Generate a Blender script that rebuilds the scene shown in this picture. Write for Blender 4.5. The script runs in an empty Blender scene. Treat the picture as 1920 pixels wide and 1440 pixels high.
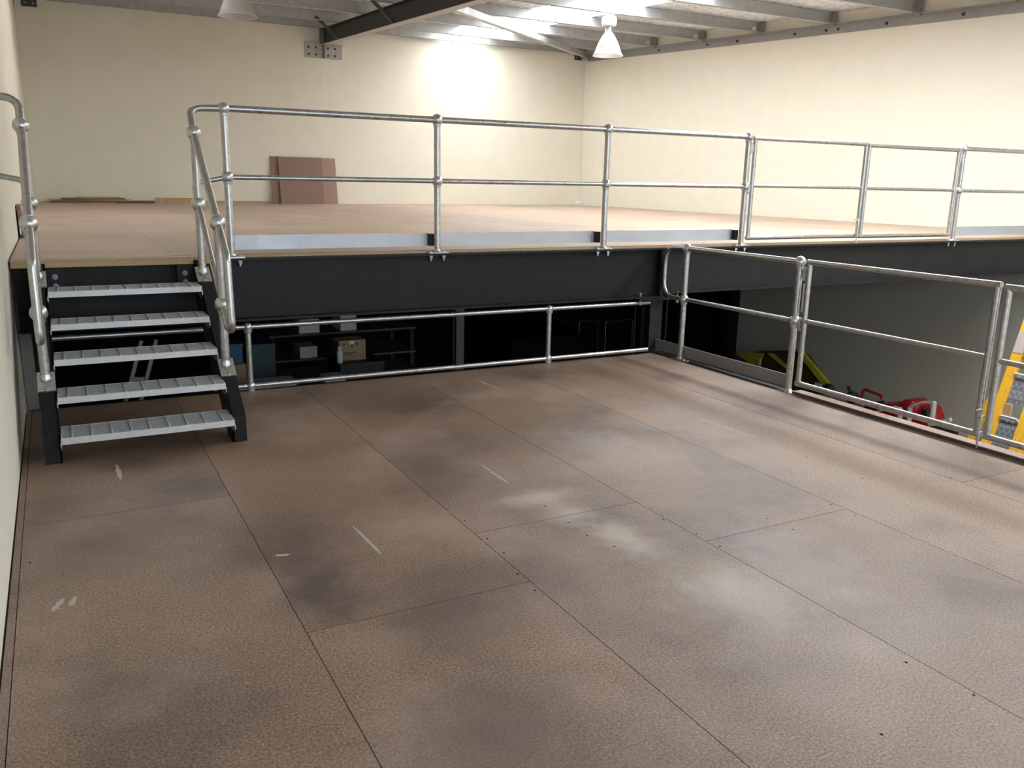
import bpy, math, random
import numpy as np
from mathutils import Vector, Matrix

random.seed(7)
D = bpy.data
SC = bpy.context.scene
COL = SC.collection

# ------------------------------------------------------------------ camera
cam_data = D.cameras.new('camera')
cam = D.objects.new('camera', cam_data)
COL.objects.link(cam)
cam_data.sensor_fit = 'HORIZONTAL'
cam_data.sensor_width = 36.0
cam_data.lens = 1583.6458 * 36.0 / 1920.0
cam_data.clip_start = 0.05
cam_data.clip_end = 200.0
pitch, roll, yaw = 0.2353, 0.0192, -0.4922
fw = Vector((-math.sin(yaw) * math.cos(pitch), math.cos(yaw) * math.cos(pitch), -math.sin(pitch)))
rt = Vector((math.cos(yaw), math.sin(yaw), 0.0))
up = rt.cross(fw)
rt2 = rt * math.cos(roll) + up * math.sin(roll)
up2 = -rt * math.sin(roll) + up * math.cos(roll)
M = Matrix(((rt2.x, up2.x, -fw.x, 0.2912), (rt2.y, up2.y, -fw.y, -6.3285), (rt2.z, up2.z, -fw.z, 1.5533), (0, 0, 0, 1)))
cam.matrix_world = M
SC.camera = cam

# ------------------------------------------------------------------ world, exposure
world = D.worlds.new('world')
SC.world = world
world.use_nodes = True
bg = world.node_tree.nodes['Background']
bg.inputs['Color'].default_value = (0.72, 0.82, 0.95, 1)
bg.inputs['Strength'].default_value = 7.0
SKYLIGHT_STRENGTH = 13.0
# added window band behind the camera, lets the sky in to balance the light
ADDED_WIN = (0.5, 5.3, 0.85, 3.0)          # x0, x1, z0, z1 in the front wall
portal = D.objects.new('window_portal', D.lights.new('window_portal', 'AREA'))
COL.objects.link(portal)
portal.data.shape = 'RECTANGLE'
portal.data.size = ADDED_WIN[1] - ADDED_WIN[0]
portal.data.size_y = ADDED_WIN[3] - ADDED_WIN[2]
portal.data.cycles.is_portal = True
portal.location = ((ADDED_WIN[0] + ADDED_WIN[1]) / 2, -9.10, (ADDED_WIN[2] + ADDED_WIN[3]) / 2)
portal.rotation_euler = (math.radians(90), 0, 0)
SC.view_settings.view_transform = 'Standard'
SC.view_settings.look = 'None'
SC.view_settings.gamma = 1.0
SC.view_settings.exposure = 0.0
SC.view_settings.use_curve_mapping = False

# ------------------------------------------------------------------ materials
def new_mat(name):
    m = D.materials.new(name)
    m.use_nodes = True
    return m, m.node_tree, m.node_tree.nodes['Principled BSDF']

def N(nt, typ, **kw):
    n = nt.nodes.new(typ)
    for k, v in kw.items():
        if k.startswith('i_'):
            n.inputs[k[2:].replace('_', ' ')].default_value = v
        else:
            setattr(n, k, v)
    return n

def ramp(nt, stops, interp='LINEAR'):
    r = nt.nodes.new('ShaderNodeValToRGB')
    r.color_ramp.interpolation = interp
    e = r.color_ramp.elements
    while len(e) < len(stops):
        e.new(0.5)
    for el, (p, c) in zip(e, stops):
        el.position = p
        el.color = (*c, 1) if len(c) == 3 else c
    return r

def mix(nt, fac, a, b, blend='MIX'):
    m = nt.nodes.new('ShaderNodeMix')
    m.data_type = 'RGBA'
    m.blend_type = blend
    for sock, v in ((m.inputs[0], fac), (m.inputs[6], a), (m.inputs[7], b)):
        if hasattr(v, 'is_output'):
            nt.links.new(v, sock)
        elif isinstance(v, tuple):
            sock.default_value = (*v, 1) if len(v) == 3 else v
        else:
            sock.default_value = v
    return m.outputs[2]

def simple(name, col, rough=0.5, metal=0.0, noise=0.0, scale=20.0, bump=0.0, spec=0.5):
    m, nt, p = new_mat(name)
    p.inputs['Roughness'].default_value = rough
    p.inputs['Metallic'].default_value = metal
    p.inputs['Specular IOR Level'].default_value = spec
    geo = N(nt, 'ShaderNodeNewGeometry')
    no = N(nt, 'ShaderNodeTexNoise', i_Scale=scale, i_Detail=5.0, i_Roughness=0.6)
    nt.links.new(geo.outputs['Position'], no.inputs['Vector'])
    lo = tuple(c * (1 - noise) for c in col)
    hi = tuple(min(1, c * (1 + noise)) for c in col)
    r = ramp(nt, [(0.3, lo), (0.7, hi)])
    nt.links.new(no.outputs['Fac'], r.inputs['Fac'])
    nt.links.new(r.outputs['Color'], p.inputs['Base Color'])
    if bump:
        b = N(nt, 'ShaderNodeBump', i_Strength=bump, i_Distance=0.01)
        nt.links.new(no.outputs['Fac'], b.inputs['Height'])
        nt.links.new(b.outputs['Normal'], p.inputs['Normal'])
    return m

def chipboard(name, dark, mid, light, dust, rough=0.42, dust_lo=0.5, dust_hi=0.75, spec=0.5, stains=(), fscale=110.0, blot=1.0):
    """pressed wood chips: fine flecks, broad scuffs, a tint of its own for every sheet"""
    m, nt, p = new_mat(name)
    L = nt.links.new
    geo = N(nt, 'ShaderNodeNewGeometry')
    pos = geo.outputs['Position']
    fine = N(nt, 'ShaderNodeTexNoise', i_Scale=fscale, i_Detail=4.0, i_Roughness=0.75)
    L(pos, fine.inputs['Vector'])
    base = ramp(nt, [(0.38, dark), (0.5, mid), (0.63, light)])
    L(fine.outputs['Fac'], base.inputs['Fac'])
    # pale chips
    vor = N(nt, 'ShaderNodeTexVoronoi', i_Scale=110.0)
    mp = N(nt, 'ShaderNodeMapping')
    mp.inputs['Scale'].default_value = (1.0, 0.45, 1.0)
    mp.inputs['Rotation'].default_value = (0, 0, 0.5)
    L(pos, mp.inputs['Vector']); L(mp.outputs['Vector'], vor.inputs['Vector'])
    near = N(nt, 'ShaderNodeMath', operation='LESS_THAN'); near.inputs[1].default_value = 0.22
    L(vor.outputs['Distance'], near.inputs[0])
    sep = N(nt, 'ShaderNodeSeparateColor'); L(vor.outputs['Color'], sep.inputs['Color'])
    rare = N(nt, 'ShaderNodeMath', operation='GREATER_THAN'); rare.inputs[1].default_value = 0.9
    L(sep.outputs['Red'], rare.inputs[0])
    chip = N(nt, 'ShaderNodeMath', operation='MULTIPLY'); L(near.outputs[0], chip.inputs[0]); L(rare.outputs[0], chip.inputs[1])
    chip2 = N(nt, 'ShaderNodeMath', operation='MULTIPLY'); L(chip.outputs[0], chip2.inputs[0]); chip2.inputs[1].default_value = 0.35
    c1 = mix(nt, chip2.outputs[0], base.outputs['Color'], tuple(min(1, x * 2.1) for x in light))
    # broad stains
    big = N(nt, 'ShaderNodeTexNoise', i_Scale=1.3, i_Detail=5.0, i_Roughness=0.55)
    L(pos, big.inputs['Vector'])
    rb = ramp(nt, [(0.36, (0.66, 0.64, 0.66)), (0.5, (1, 1, 1)), (0.64, (1.14, 1.1, 1.06))])
    L(big.outputs['Fac'], rb.inputs['Fac'])
    c2 = mix(nt, blot, c1, rb.outputs['Color'], 'MULTIPLY')
    # per sheet tint
    oi = N(nt, 'ShaderNodeObjectInfo')
    rs = ramp(nt, [(0.0, (0.88, 0.88, 0.9)), (0.5, (1, 1, 1)), (1.0, (1.08, 1.05, 1.02))])
    L(oi.outputs['Random'], rs.inputs['Fac'])
    c3 = mix(nt, 1.0, c2, rs.outputs['Color'], 'MULTIPLY')
    # dusty scuffs
    off = N(nt, 'ShaderNodeMapping'); off.inputs['Location'].default_value = (4.3, 1.7, 0)
    L(pos, off.inputs['Vector'])
    du = N(nt, 'ShaderNodeTexNoise', i_Scale=0.9, i_Detail=7.0, i_Roughness=0.62)
    L(off.outputs['Vector'], du.inputs['Vector'])
    rd = ramp(nt, [(dust_lo, (0, 0, 0)), (dust_hi, (0.55, 0.55, 0.55))])
    L(du.outputs['Fac'], rd.inputs['Fac'])
    c4 = mix(nt, rd.outputs['Color'], c3, dust)
    if stains:
        sx = N(nt, 'ShaderNodeSeparateXYZ'); L(pos, sx.inputs[0])
        sn = N(nt, 'ShaderNodeTexNoise', i_Scale=7.0, i_Detail=6.0, i_Roughness=0.7)
        L(pos, sn.inputs['Vector'])
        for (x, y, rx_, ry_, col, k, xlo, xhi, ylo) in stains:
            ms = N(nt, 'ShaderNodeMapping')
            ms.inputs['Scale'].default_value = (1 / rx_, 1 / ry_, 0)
            ms.inputs['Location'].default_value = (-x / rx_, -y / ry_, 0)
            L(pos, ms.inputs['Vector'])
            ln = N(nt, 'ShaderNodeVectorMath', operation='LENGTH'); L(ms.outputs['Vector'], ln.inputs[0])
            wob = N(nt, 'ShaderNodeMath', operation='MULTIPLY_ADD'); L(sn.outputs['Fac'], wob.inputs[0]); wob.inputs[1].default_value = 1.6; wob.inputs[2].default_value = -0.8
            ad = N(nt, 'ShaderNodeMath', operation='ADD'); L(ln.outputs['Value'], ad.inputs[0]); L(wob.outputs[0], ad.inputs[1])
            mr = N(nt, 'ShaderNodeMapRange', interpolation_type='SMOOTHSTEP')
            mr.inputs['From Min'].default_value = 0.0; mr.inputs['From Max'].default_value = 1.3
            mr.inputs['To Min'].default_value = k; mr.inputs['To Max'].default_value = 0.0
            L(ad.outputs[0], mr.inputs['Value'])
            out = mr.outputs['Result']
            for (axis, op, lim) in (('X', 'GREATER_THAN', xlo), ('X', 'LESS_THAN', xhi), ('Y', 'GREATER_THAN', ylo)):
                if lim is None:
                    continue
                st_ = N(nt, 'ShaderNodeMath', operation=op); L(sx.outputs[axis], st_.inputs[0]); st_.inputs[1].default_value = lim
                mu = N(nt, 'ShaderNodeMath', operation='MULTIPLY'); L(out, mu.inputs[0]); L(st_.outputs[0], mu.inputs[1])
                out = mu.outputs[0]
            c4 = mix(nt, out, c4, col)
    L(c4, p.inputs['Base Color'])
    rr = ramp(nt, [(0.3, (rough - 0.06,) * 3), (0.7, (rough + 0.14,) * 3)])
    L(du.outputs['Fac'], rr.inputs['Fac'])
    L(rr.outputs['Color'], p.inputs['Roughness'])
    p.inputs['Specular IOR Level'].default_value = spec
    b = N(nt, 'ShaderNodeBump', i_Strength=0.12, i_Distance=0.002)
    L(fine.outputs['Fac'], b.inputs['Height'])
    L(b.outputs['Normal'], p.inputs['Normal'])
    return m

def galvanised(name, col, rough, metal=0.75, speck=0.25, scale=35.0):
    m, nt, p = new_mat(name)
    L = nt.links.new
    geo = N(nt, 'ShaderNodeNewGeometry')
    no = N(nt, 'ShaderNodeTexNoise', i_Scale=scale, i_Detail=6.0, i_Roughness=0.65)
    L(geo.outputs['Position'], no.inputs['Vector'])
    r = ramp(nt, [(0.3, tuple(c * (1 - speck) for c in col)), (0.62, col), (0.8, tuple(min(1, c * (1 + speck)) for c in col))])
    L(no.outputs['Fac'], r.inputs['Fac'])
    L(r.outputs['Color'], p.inputs['Base Color'])
    p.inputs['Metallic'].default_value = metal
    rr = ramp(nt, [(0.3, (rough - 0.08,) * 3), (0.7, (rough + 0.12,) * 3)])
    L(no.outputs['Fac'], rr.inputs['Fac'])
    L(rr.outputs['Color'], p.inputs['Roughness'])
    b = N(nt, 'ShaderNodeBump', i_Strength=0.06, i_Distance=0.004)
    L(no.outputs['Fac'], b.inputs['Height'])
    L(b.outputs['Normal'], p.inputs['Normal'])
    return m

def foil_mat():
    """silver roof blanket under the sheeting, with ribs and crinkles"""
    m, nt, p = new_mat('roof_foil')
    L = nt.links.new
    geo = N(nt, 'ShaderNodeNewGeometry')
    no = N(nt, 'ShaderNodeTexNoise', i_Scale=9.0, i_Detail=8.0, i_Roughness=0.7)
    L(geo.outputs['Position'], no.inputs['Vector'])
    r = ramp(nt, [(0.38, (0.56, 0.60, 0.66)), (0.52, (0.83, 0.88, 0.95)), (0.65, (0.93, 0.96, 1.0))])
    L(no.outputs['Fac'], r.inputs['Fac'])
    L(r.outputs['Color'], p.inputs['Base Color'])
    p.inputs['Metallic'].default_value = 0.35
    p.inputs['Roughness'].default_value = 0.45
    b = N(nt, 'ShaderNodeBump', i_Strength=0.5, i_Distance=0.03)
    L(no.outputs['Fac'], b.inputs['Height'])
    L(b.outputs['Normal'], p.inputs['Normal'])
    return m

def checker_mat():
    """aluminium tread plate: raised bars in a basket pattern"""
    m, nt, p = new_mat('tread_plate')
    L = nt.links.new
    geo = N(nt, 'ShaderNodeNewGeometry')
    mp = N(nt, 'ShaderNodeMapping'); mp.inputs['Rotation'].default_value = (0, 0, 0.785)
    L(geo.outputs['Position'], mp.inputs['Vector'])
    ch = N(nt, 'ShaderNodeTexChecker', i_Scale=22.0)
    ch.inputs['Color1'].default_value = (0.42, 0.43, 0.45, 1)
    ch.inputs['Color2'].default_value = (0.24, 0.25, 0.27, 1)
    L(mp.outputs['Vector'], ch.inputs['Vector'])
    L(ch.outputs['Color'], p.inputs['Base Color'])
    b = N(nt, 'ShaderNodeBump', i_Strength=0.8, i_Distance=0.004)
    L(ch.outputs['Fac'], b.inputs['Height']); L(b.outputs['Normal'], p.inputs['Normal'])
    p.inputs['Metallic'].default_value = 0.5
    p.inputs['Roughness'].default_value = 0.4
    return m

def emit_mat(name, col, strength):
    m, nt, p = new_mat(name)
    nt.nodes.remove(p)
    e = N(nt, 'ShaderNodeEmission')
    e.inputs['Color'].default_value = (*col, 1)
    e.inputs['Strength'].default_value = strength
    nt.links.new(e.outputs[0], nt.nodes['Material Output'].inputs[0])
    return m

def shade_mat():
    """ribbed acrylic reflector: part reflects, part lets light through"""
    m, nt, p = new_mat('acrylic_shade')
    p.inputs['Base Color'].default_value = (0.50, 0.48, 0.46, 1)
    p.inputs['Roughness'].default_value = 0.3
    t = N(nt, 'ShaderNodeBsdfTranslucent'); t.inputs['Color'].default_value = (0.85, 0.84, 0.82, 1)
    mx = N(nt, 'ShaderNodeMixShader'); mx.inputs[0].default_value = 0.45
    nt.links.new(p.outputs[0], mx.inputs[1]); nt.links.new(t.outputs[0], mx.inputs[2])
    nt.links.new(mx.outputs[0], nt.nodes['Material Output'].inputs[0])
    return m

MT = dict(
    wall=simple('cream_wall_paint', (0.775, 0.745, 0.635), 0.75, noise=0.025, scale=3.0, bump=0.03, spec=0.25),
    joint=simple('wall_joint_sealant', (0.88, 0.85, 0.76), 0.6),
    floor=chipboard('brown_chipboard', (0.118, 0.076, 0.050), (0.228, 0.155, 0.110), (0.35, 0.25, 0.185), (0.49, 0.375, 0.315), 0.45, spec=0.48, stains=[
        # wear, stains and a darker patch on the lower platform's sheets: x, y, radii, colour, strength, sheet limits
        (0.80, -1.98, 0.30, 0.26, (0.085, 0.062, 0.06), 0.75, None, 0.935, -2.172),
        (0.30, -2.55, 0.35, 0.45, (0.12, 0.088, 0.07), 0.45, None, 0.935, None),
        (1.06, -3.30, 0.20, 0.45, (0.075, 0.054, 0.052), 0.8, 0.935, None, -3.637),
        (1.10, -2.70, 0.22, 0.40, (0.11, 0.08, 0.06), 0.55, 0.935, None, None),
        (1.45, -3.75, 0.30, 0.35, (0.12, 0.09, 0.072), 0.5, 0.935, 1.835, None),
        (1.30, -4.45, 0.35, 0.45, (0.11, 0.085, 0.07), 0.55, 0.935, 1.835, None),
        (1.98, -2.15, 0.25, 0.45, (0.105, 0.078, 0.062), 0.6, 1.835, None, None),
        (2.30, -0.75, 0.55, 0.35, (0.10, 0.075, 0.062), 0.55, None, None, None),
        (0.70, -0.75, 0.60, 0.50, (0.085, 0.062, 0.05), 0.6, None, None, None),  # darker patch under the staircase
        (2.42, -3.46, 0.14, 0.26, (0.58, 0.49, 0.42), 0.6, None, 2.735, None),
        (2.34, -3.10, 0.14, 0.16, (0.56, 0.47, 0.41), 0.55, 1.835, 2.735, None),
        (2.30, -2.84, 0.26, 0.12, (0.56, 0.49, 0.42), 0.6, 1.835, 2.735, -3.115),
        (2.50, -4.10, 0.26, 0.30, (0.54, 0.47, 0.40), 0.5, 1.835, 2.735, None),
        (3.10, -2.30, 0.35, 0.60, (0.46, 0.39, 0.35), 0.4, 2.735, None, None),
        (2.95, -3.95, 0.28, 0.55, (0.42, 0.36, 0.36), 0.35, 2.735, 3.635, None)]),
    deck=chipboard('tan_chipboard', (0.36, 0.262, 0.195), (0.46, 0.348, 0.265), (0.55, 0.43, 0.34), (0.60, 0.48, 0.42), 0.5, spec=0.3, fscale=160.0, blot=0.3),
    board_edge=simple('chipboard_edge', (0.44, 0.33, 0.21), 0.8, noise=0.25, scale=120),
    yellow_edge=simple('yellow_board_edge', (0.50, 0.38, 0.17), 0.8, noise=0.2, scale=90),
    dark_edge=simple('dark_board_edge', (0.10, 0.065, 0.05), 0.8, noise=0.2, scale=90),
    offcut=simple('brown_offcut', (0.25, 0.155, 0.125), 0.7, noise=0.12, scale=60),
    offcut_light=simple('pale_offcut', (0.34, 0.22, 0.175), 0.7, noise=0.12, scale=60),
    timber=simple('pine_timber', (0.48, 0.34, 0.18), 0.7, noise=0.2, scale=14),
    timber_dark=simple('dark_timber', (0.16, 0.11, 0.06), 0.8, noise=0.3, scale=14),
    galv=galvanised('galvanised_tube', (0.56, 0.56, 0.55), 0.33, metal=0.92, speck=0.3),
    galv_bright=galvanised('galvanised_fitting', (0.66, 0.66, 0.65), 0.33, metal=0.85),
    galv_plate=galvanised('galvanised_plate', (0.56, 0.59, 0.63), 0.48, metal=0.5, speck=0.12, scale=6.0),
    grating=galvanised('galvanised_grating', (0.66, 0.67, 0.67), 0.42, metal=0.4, speck=0.15),
    grating_bar=galvanised('galvanised_grating_shade', (0.40, 0.41, 0.41), 0.5, metal=0.4),
    purlin=galvanised('galvanised_purlin', (0.50, 0.51, 0.51), 0.45, metal=0.5, speck=0.2, scale=8),
    grey_steel=simple('grey_painted_steel', (0.28, 0.28, 0.275), 0.5, noise=0.1, scale=12),
    bracket=simple('zinc_grey_bracket', (0.42, 0.41, 0.39), 0.55, noise=0.12, scale=12),
    black=simple('black_painted_steel', (0.011, 0.0115, 0.013), 0.5, noise=0.2, scale=6, spec=0.25),
    black2=simple('charcoal_painted_steel', (0.017, 0.0175, 0.019), 0.5, noise=0.2, scale=6, spec=0.25),
    rafter=simple('charcoal_rafter_paint', (0.045, 0.046, 0.045), 0.5, noise=0.15, scale=4),
    kick=galvanised('dull_zinc_plate', (0.30, 0.30, 0.30), 0.5, metal=0.4, speck=0.1, scale=6),
    foil=foil_mat(),
    skylight=emit_mat('lit_skylight_sheet', (0.97, 0.985, 1.0), SKYLIGHT_STRENGTH),
    skylight2=emit_mat('boosted_skylight_front', (0.97, 0.985, 1.0), 32.0),
    skylight3=emit_mat('added_skylight_sheet', (0.97, 0.985, 1.0), 4.0),
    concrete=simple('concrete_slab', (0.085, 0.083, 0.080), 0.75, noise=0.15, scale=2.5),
    lamp=simple('white_lamp_casing', (0.72, 0.71, 0.69), 0.35),
    shade=shade_mat(),
    lamp_in=simple('pearl_reflector', (0.62, 0.60, 0.58), 0.35),
    charcoal=simple('darkening_panel', (0.016, 0.016, 0.017), 0.8, noise=0.2, scale=5, spec=0.15),
    white=simple('white_plastic', (0.78, 0.78, 0.76), 0.5),
    card=simple('cardboard', (0.42, 0.31, 0.19), 0.85, noise=0.1),
    ink=simple('dark_print', (0.06, 0.05, 0.05), 0.8),
    blue=simple('blue_plastic', (0.03, 0.11, 0.24), 0.5),
    teal=simple('dark_teal_plastic', (0.02, 0.05, 0.06), 0.5),
    darkplastic=simple('black_plastic', (0.02, 0.02, 0.022), 0.5),
    shelf=simple('grey_shelf_board', (0.10, 0.095, 0.09), 0.7, noise=0.2),
    yellow=simple('yellow_fibreglass', (0.80, 0.42, 0.02), 0.45, noise=0.1, scale=25),
    lime=simple('lime_yellow_plastic', (0.62, 0.58, 0.05), 0.45, noise=0.12),
    olive=simple('shaded_hull_plastic', (0.075, 0.066, 0.012), 0.55, noise=0.2),
    red=simple('red_plastic', (0.45, 0.015, 0.02), 0.4, noise=0.1),
    alu=galvanised('aluminium_bar', (0.78, 0.79, 0.78), 0.4, metal=0.15, speck=0.1),
    plate=checker_mat(),
    carpaint=simple('black_car_paint', (0.006, 0.006, 0.008), 0.22),
    glass=simple('dark_car_glass', (0.03, 0.033, 0.036), 0.06, spec=0.8),
    rubber=simple('tyre_rubber', (0.012, 0.012, 0.012), 0.8),
    glue=simple('pale_glue_residue', (0.46, 0.40, 0.36), 0.7, noise=0.3, scale=160),
    screw=simple('dark_screw_hole', (0.03, 0.022, 0.018), 1.0, spec=0.0),
)

# ------------------------------------------------------------------ geometry helpers
class G:
    def __init__(self):
        self.v = []; self.f = []
    def add(self, vs, fs):
        o = len(self.v)
        self.v += [tuple(x) for x in vs]
        self.f += [tuple(i + o for i in f) for f in fs]
        return self
    def box(self, x0, x1, y0, y1, z0, z1, dz=None):
        """axis box; dz(y) lifts it to follow a slope"""
        d = dz or (lambda y: 0.0)
        vs = [(x, y, z + d(y)) for z in (z0, z1) for y in (y0, y1) for x in (x0, x1)]
        fs = [(0, 2, 3, 1), (4, 5, 7, 6), (0, 1, 5, 4), (2, 6, 7, 3), (0, 4, 6, 2), (1, 3, 7, 5)]
        return self.add(vs, fs)
    def obox(self, a, b, w, h, upv=(0, 0, 1)):
        """bar of width w, height h from a to b"""
        a = Vector(a); b = Vector(b); d = (b - a).normalized()
        s = d.cross(Vector(upv)).normalized(); u = s.cross(d).normalized()
        vs = []
        for p in (a, b):
            for (i, j) in ((-1, -1), (1, -1), (1, 1), (-1, 1)):
                vs.append(p + s * (i * w / 2) + u * (j * h / 2))
        return self.add(vs, [(0, 1, 2, 3), (7, 6, 5, 4), (0, 4, 5, 1), (1, 5, 6, 2), (2, 6, 7, 3), (3, 7, 4, 0)])
    def prism(self, poly, axis, a, b):
        """extrude polygon given in the two other axes along axis"""
        n = len(poly)
        def pt(p, t):
            return {'x': (t, p[0], p[1]), 'y': (p[0], t, p[1]), 'z': (p[0], p[1], t)}[axis]
        vs = [pt(p, a) for p in poly] + [pt(p, b) for p in poly]
        fs = [tuple(range(n))[::-1], tuple(range(n, 2 * n))] + [(i, (i + 1) % n, n + (i + 1) % n, n + i) for i in range(n)]
        return self.add(vs, fs)
    def hull_strip(self, ring0, ring1):
        n = len(ring0)
        return self.add(list(ring0) + list(ring1), [(i, (i + 1) % n, n + (i + 1) % n, n + i) for i in range(n)])
    def tube(self, pts, r, n=12, caps=True):
        pts = [Vector(p) for p in pts]
        out = [pts[0]]
        for p in pts[1:]:
            if (p - out[-1]).length > 1e-5:
                out.append(p)
        pts = out
        T = []
        for i in range(len(pts)):
            a = pts[max(i - 1, 0)]; b = pts[min(i + 1, len(pts) - 1)]
            T.append((b - a).normalized())
        ref = Vector((0, 0, 1)) if abs(T[0].z) < 0.9 else Vector((1, 0, 0))
        u = T[0].cross(ref).normalized()
        vs = []
        for i, (p, t) in enumerate(zip(pts, T)):
            u = (u - t * u.dot(t)).normalized()
            w = t.cross(u)
            for k in range(n):
                an = 2 * math.pi * k / n
                vs.append(p + (u * math.cos(an) + w * math.sin(an)) * r)
        fs = []
        for i in range(len(pts) - 1):
            for k in range(n):
                fs.append((i * n + k, i * n + (k + 1) % n, (i + 1) * n + (k + 1) % n, (i + 1) * n + k))
        if caps:
            fs.append(tuple(range(n))[::-1]); fs.append(tuple((len(pts) - 1) * n + k for k in range(n)))
        return self.add(vs, fs)
    def lathe(self, prof, c, axis=(0, 0, 1), n=20, close=False):
        """prof: (radius, height) list around axis at c"""
        ax = Vector(axis).normalized(); c = Vector(c)
        ref = Vector((1, 0, 0)) if abs(ax.x) < 0.9 else Vector((0, 1, 0))
        u = ax.cross(ref).normalized(); w = ax.cross(u)
        vs = []
        for (r, h) in prof:
            for k in range(n):
                an = 2 * math.pi * k / n
                vs.append(c + ax * h + (u * math.cos(an) + w * math.sin(an)) * r)
        fs = []
        m = len(prof)
        for i in range(m - 1):
            for k in range(n):
                fs.append((i * n + k, i * n + (k + 1) % n, (i + 1) * n + (k + 1) % n, (i + 1) * n + k))
        if close:
            fs.append(tuple(range(n))[::-1]); fs.append(tuple((m - 1) * n + k for k in range(n)))
        return self.add(vs, fs)
    def ball(self, c, r, n=16, m=9, squash=1.0):
        prof = [(max(1e-4, r * math.sin(math.pi * i / m)), -r * squash * math.cos(math.pi * i / m)) for i in range(m + 1)]
        return self.lathe(prof, c, n=n)
    def make(self, name, mat, parent=None, smooth=None, kind=None):
        org = parent_loc(parent) if parent is not None else Vector((0, 0, 0))
        me = D.meshes.new(name)
        me.from_pydata([(x - org.x, y - org.y, z - org.z) for x, y, z in self.v], [], self.f)
        me.validate()
        me.materials.append(MT[mat] if isinstance(mat, str) else mat)
        if smooth:
            me.polygons.foreach_set('use_smooth', [True] * len(me.polygons))
            me.set_sharp_from_angle(angle=math.radians(smooth))
        o = D.objects.new(name, me)
        COL.objects.link(o)
        if parent is not None:
            o.parent = parent
        if kind:
            o['kind'] = kind
        return o

LOC = {}
def parent_loc(p):
    l = Vector((0, 0, 0))
    while p is not None:
        l += p.location
        p = p.parent
    return l

def thing(name, label, cat, loc=(0, 0, 0), group=None):
    o = D.objects.new(name, None)
    o.empty_display_size = 0.05
    COL.objects.link(o)
    o.location = loc
    return tag(o, label, cat, group)

def tag(o, label, cat, group=None):
    o['label'] = label; o['category'] = cat
    if group:
        o['group'] = group
    return o

def centre_origin(o):
    """move a single-mesh thing's origin to the bottom centre of its mesh"""
    me = o.data
    vs = np.empty(len(me.vertices) * 3); me.vertices.foreach_get('co', vs); vs = vs.reshape(-1, 3)
    c = np.array([(vs[:, 0].min() + vs[:, 0].max()) / 2, (vs[:, 1].min() + vs[:, 1].max()) / 2, vs[:, 2].min()])
    me.vertices.foreach_set('co', (vs - c).ravel())
    o.location = c
    return o

def struct(o, label=None):
    o['kind'] = 'structure'
    if label:
        o['label'] = label
    return o

def rounded(pts, rad, seg=7):
    """round the corners of a polyline; rad: number or one per inner corner"""
    pts = [Vector(p) for p in pts]
    out = [pts[0]]
    for i in range(1, len(pts) - 1):
        r = rad[i - 1] if isinstance(rad, (list, tuple)) else rad
        p = pts[i]; a = (pts[i - 1] - p); b = (pts[i + 1] - p)
        la, lb = a.length, b.length
        a.normalize(); b.normalize()
        ang = a.angle(b)
        t = min(r / max(math.tan(ang / 2), 1e-3), la * 0.49 if i > 1 else la * 0.98, lb * 0.49 if i < len(pts) - 2 else lb * 0.98)
        p0 = p + a * t; p1 = p + b * t
        for k in range(seg + 1):
            s = k / seg
            # quadratic bezier close to an arc
            out.append(p0 * (1 - s) ** 2 + p * 2 * s * (1 - s) + p1 * s * s)
    out.append(pts[-1])
    return out

# ------------------------------------------------------------------ main dimensions
XW, YW = 12.01, 12.09          # right and rear wall
YF = -9.0                      # front wall behind the camera
ZG = -2.60                     # ground floor
H = 0.985                      # top of the upper deck's steel
HD = 1.007                     # top of its boards
SL = 0.048                     # roof fall per metre
def rz(y):                     # fall of the roof relative to the rear wall
    return -SL * (YW - y)
ZP0, ZP1 = 4.55, 4.73          # underside and top of purlins at the rear wall

# ------------------------------------------------------------------ the setting: walls, ground
def wall_panels(name, joints, along, fixed, thick, z0, ztop):
    """a wall of tilt-up panels with a recessed joint between; each panel is a part"""
    root = D.objects.new(name, None); COL.objects.link(root); root['kind'] = 'structure'
    g = 0.007
    for a, b in zip(joints[:-1], joints[1:]):
        gg = G()
        if along == 'x':
            gg.box(a + g, b - g, fixed, fixed + thick, z0, ztop)
        else:
            x0, x1 = (fixed, fixed + thick)
            gg.prism([(a + g, z0), (b - g, z0), (b - g, ztop + rz(b)), (a + g, ztop + rz(a))], 'x', x0, x1)
        gg.make('wall_panel', 'wall', root)
    for j in joints[1:-1]:
        gg = G()
        if along == 'x':
            gg.box(j - g, j + g, fixed + 0.003, fixed + thick, z0, ztop)
        else:
            s = 0.003 if thick > 0 else -0.003
            gg.box(min(fixed + s, fixed + thick), max(fixed + s, fixed + thick), j - g, j + g, z0, ztop + rz(j))
        gg.make('joint_sealant', 'joint', root)
    return root

wall_rear = wall_panels('wall_rear', [-0.15, 5.553, XW + 0.15], 'x', YW, 0.15, ZG, ZP1)
wall_right = wall_panels('wall_right', [YF, -3.1, 5.86, YW], 'y', XW, 0.15, ZG, ZP1)
wall_left = wall_panels('wall_left', [YF, -3.1, YW], 'y', 0.0, -0.15, ZG, ZP1)
wall_front = D.objects.new('wall_front', None); COL.objects.link(wall_front); wall_front['kind'] = 'structure'
for (a, b, c, d) in ((-0.15, ADDED_WIN[0], ZG, ZP1 + rz(YF)), (ADDED_WIN[1], XW + 0.15, ZG, ZP1 + rz(YF)), (ADDED_WIN[0], ADDED_WIN[1], ADDED_WIN[3], ZP1 + rz(YF)), (ADDED_WIN[0], ADDED_WIN[1], ZG, ADDED_WIN[2])):
    G().box(a, b, YF - 0.15, YF, c, d).make('wall_panel', 'wall', wall_front)
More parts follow.
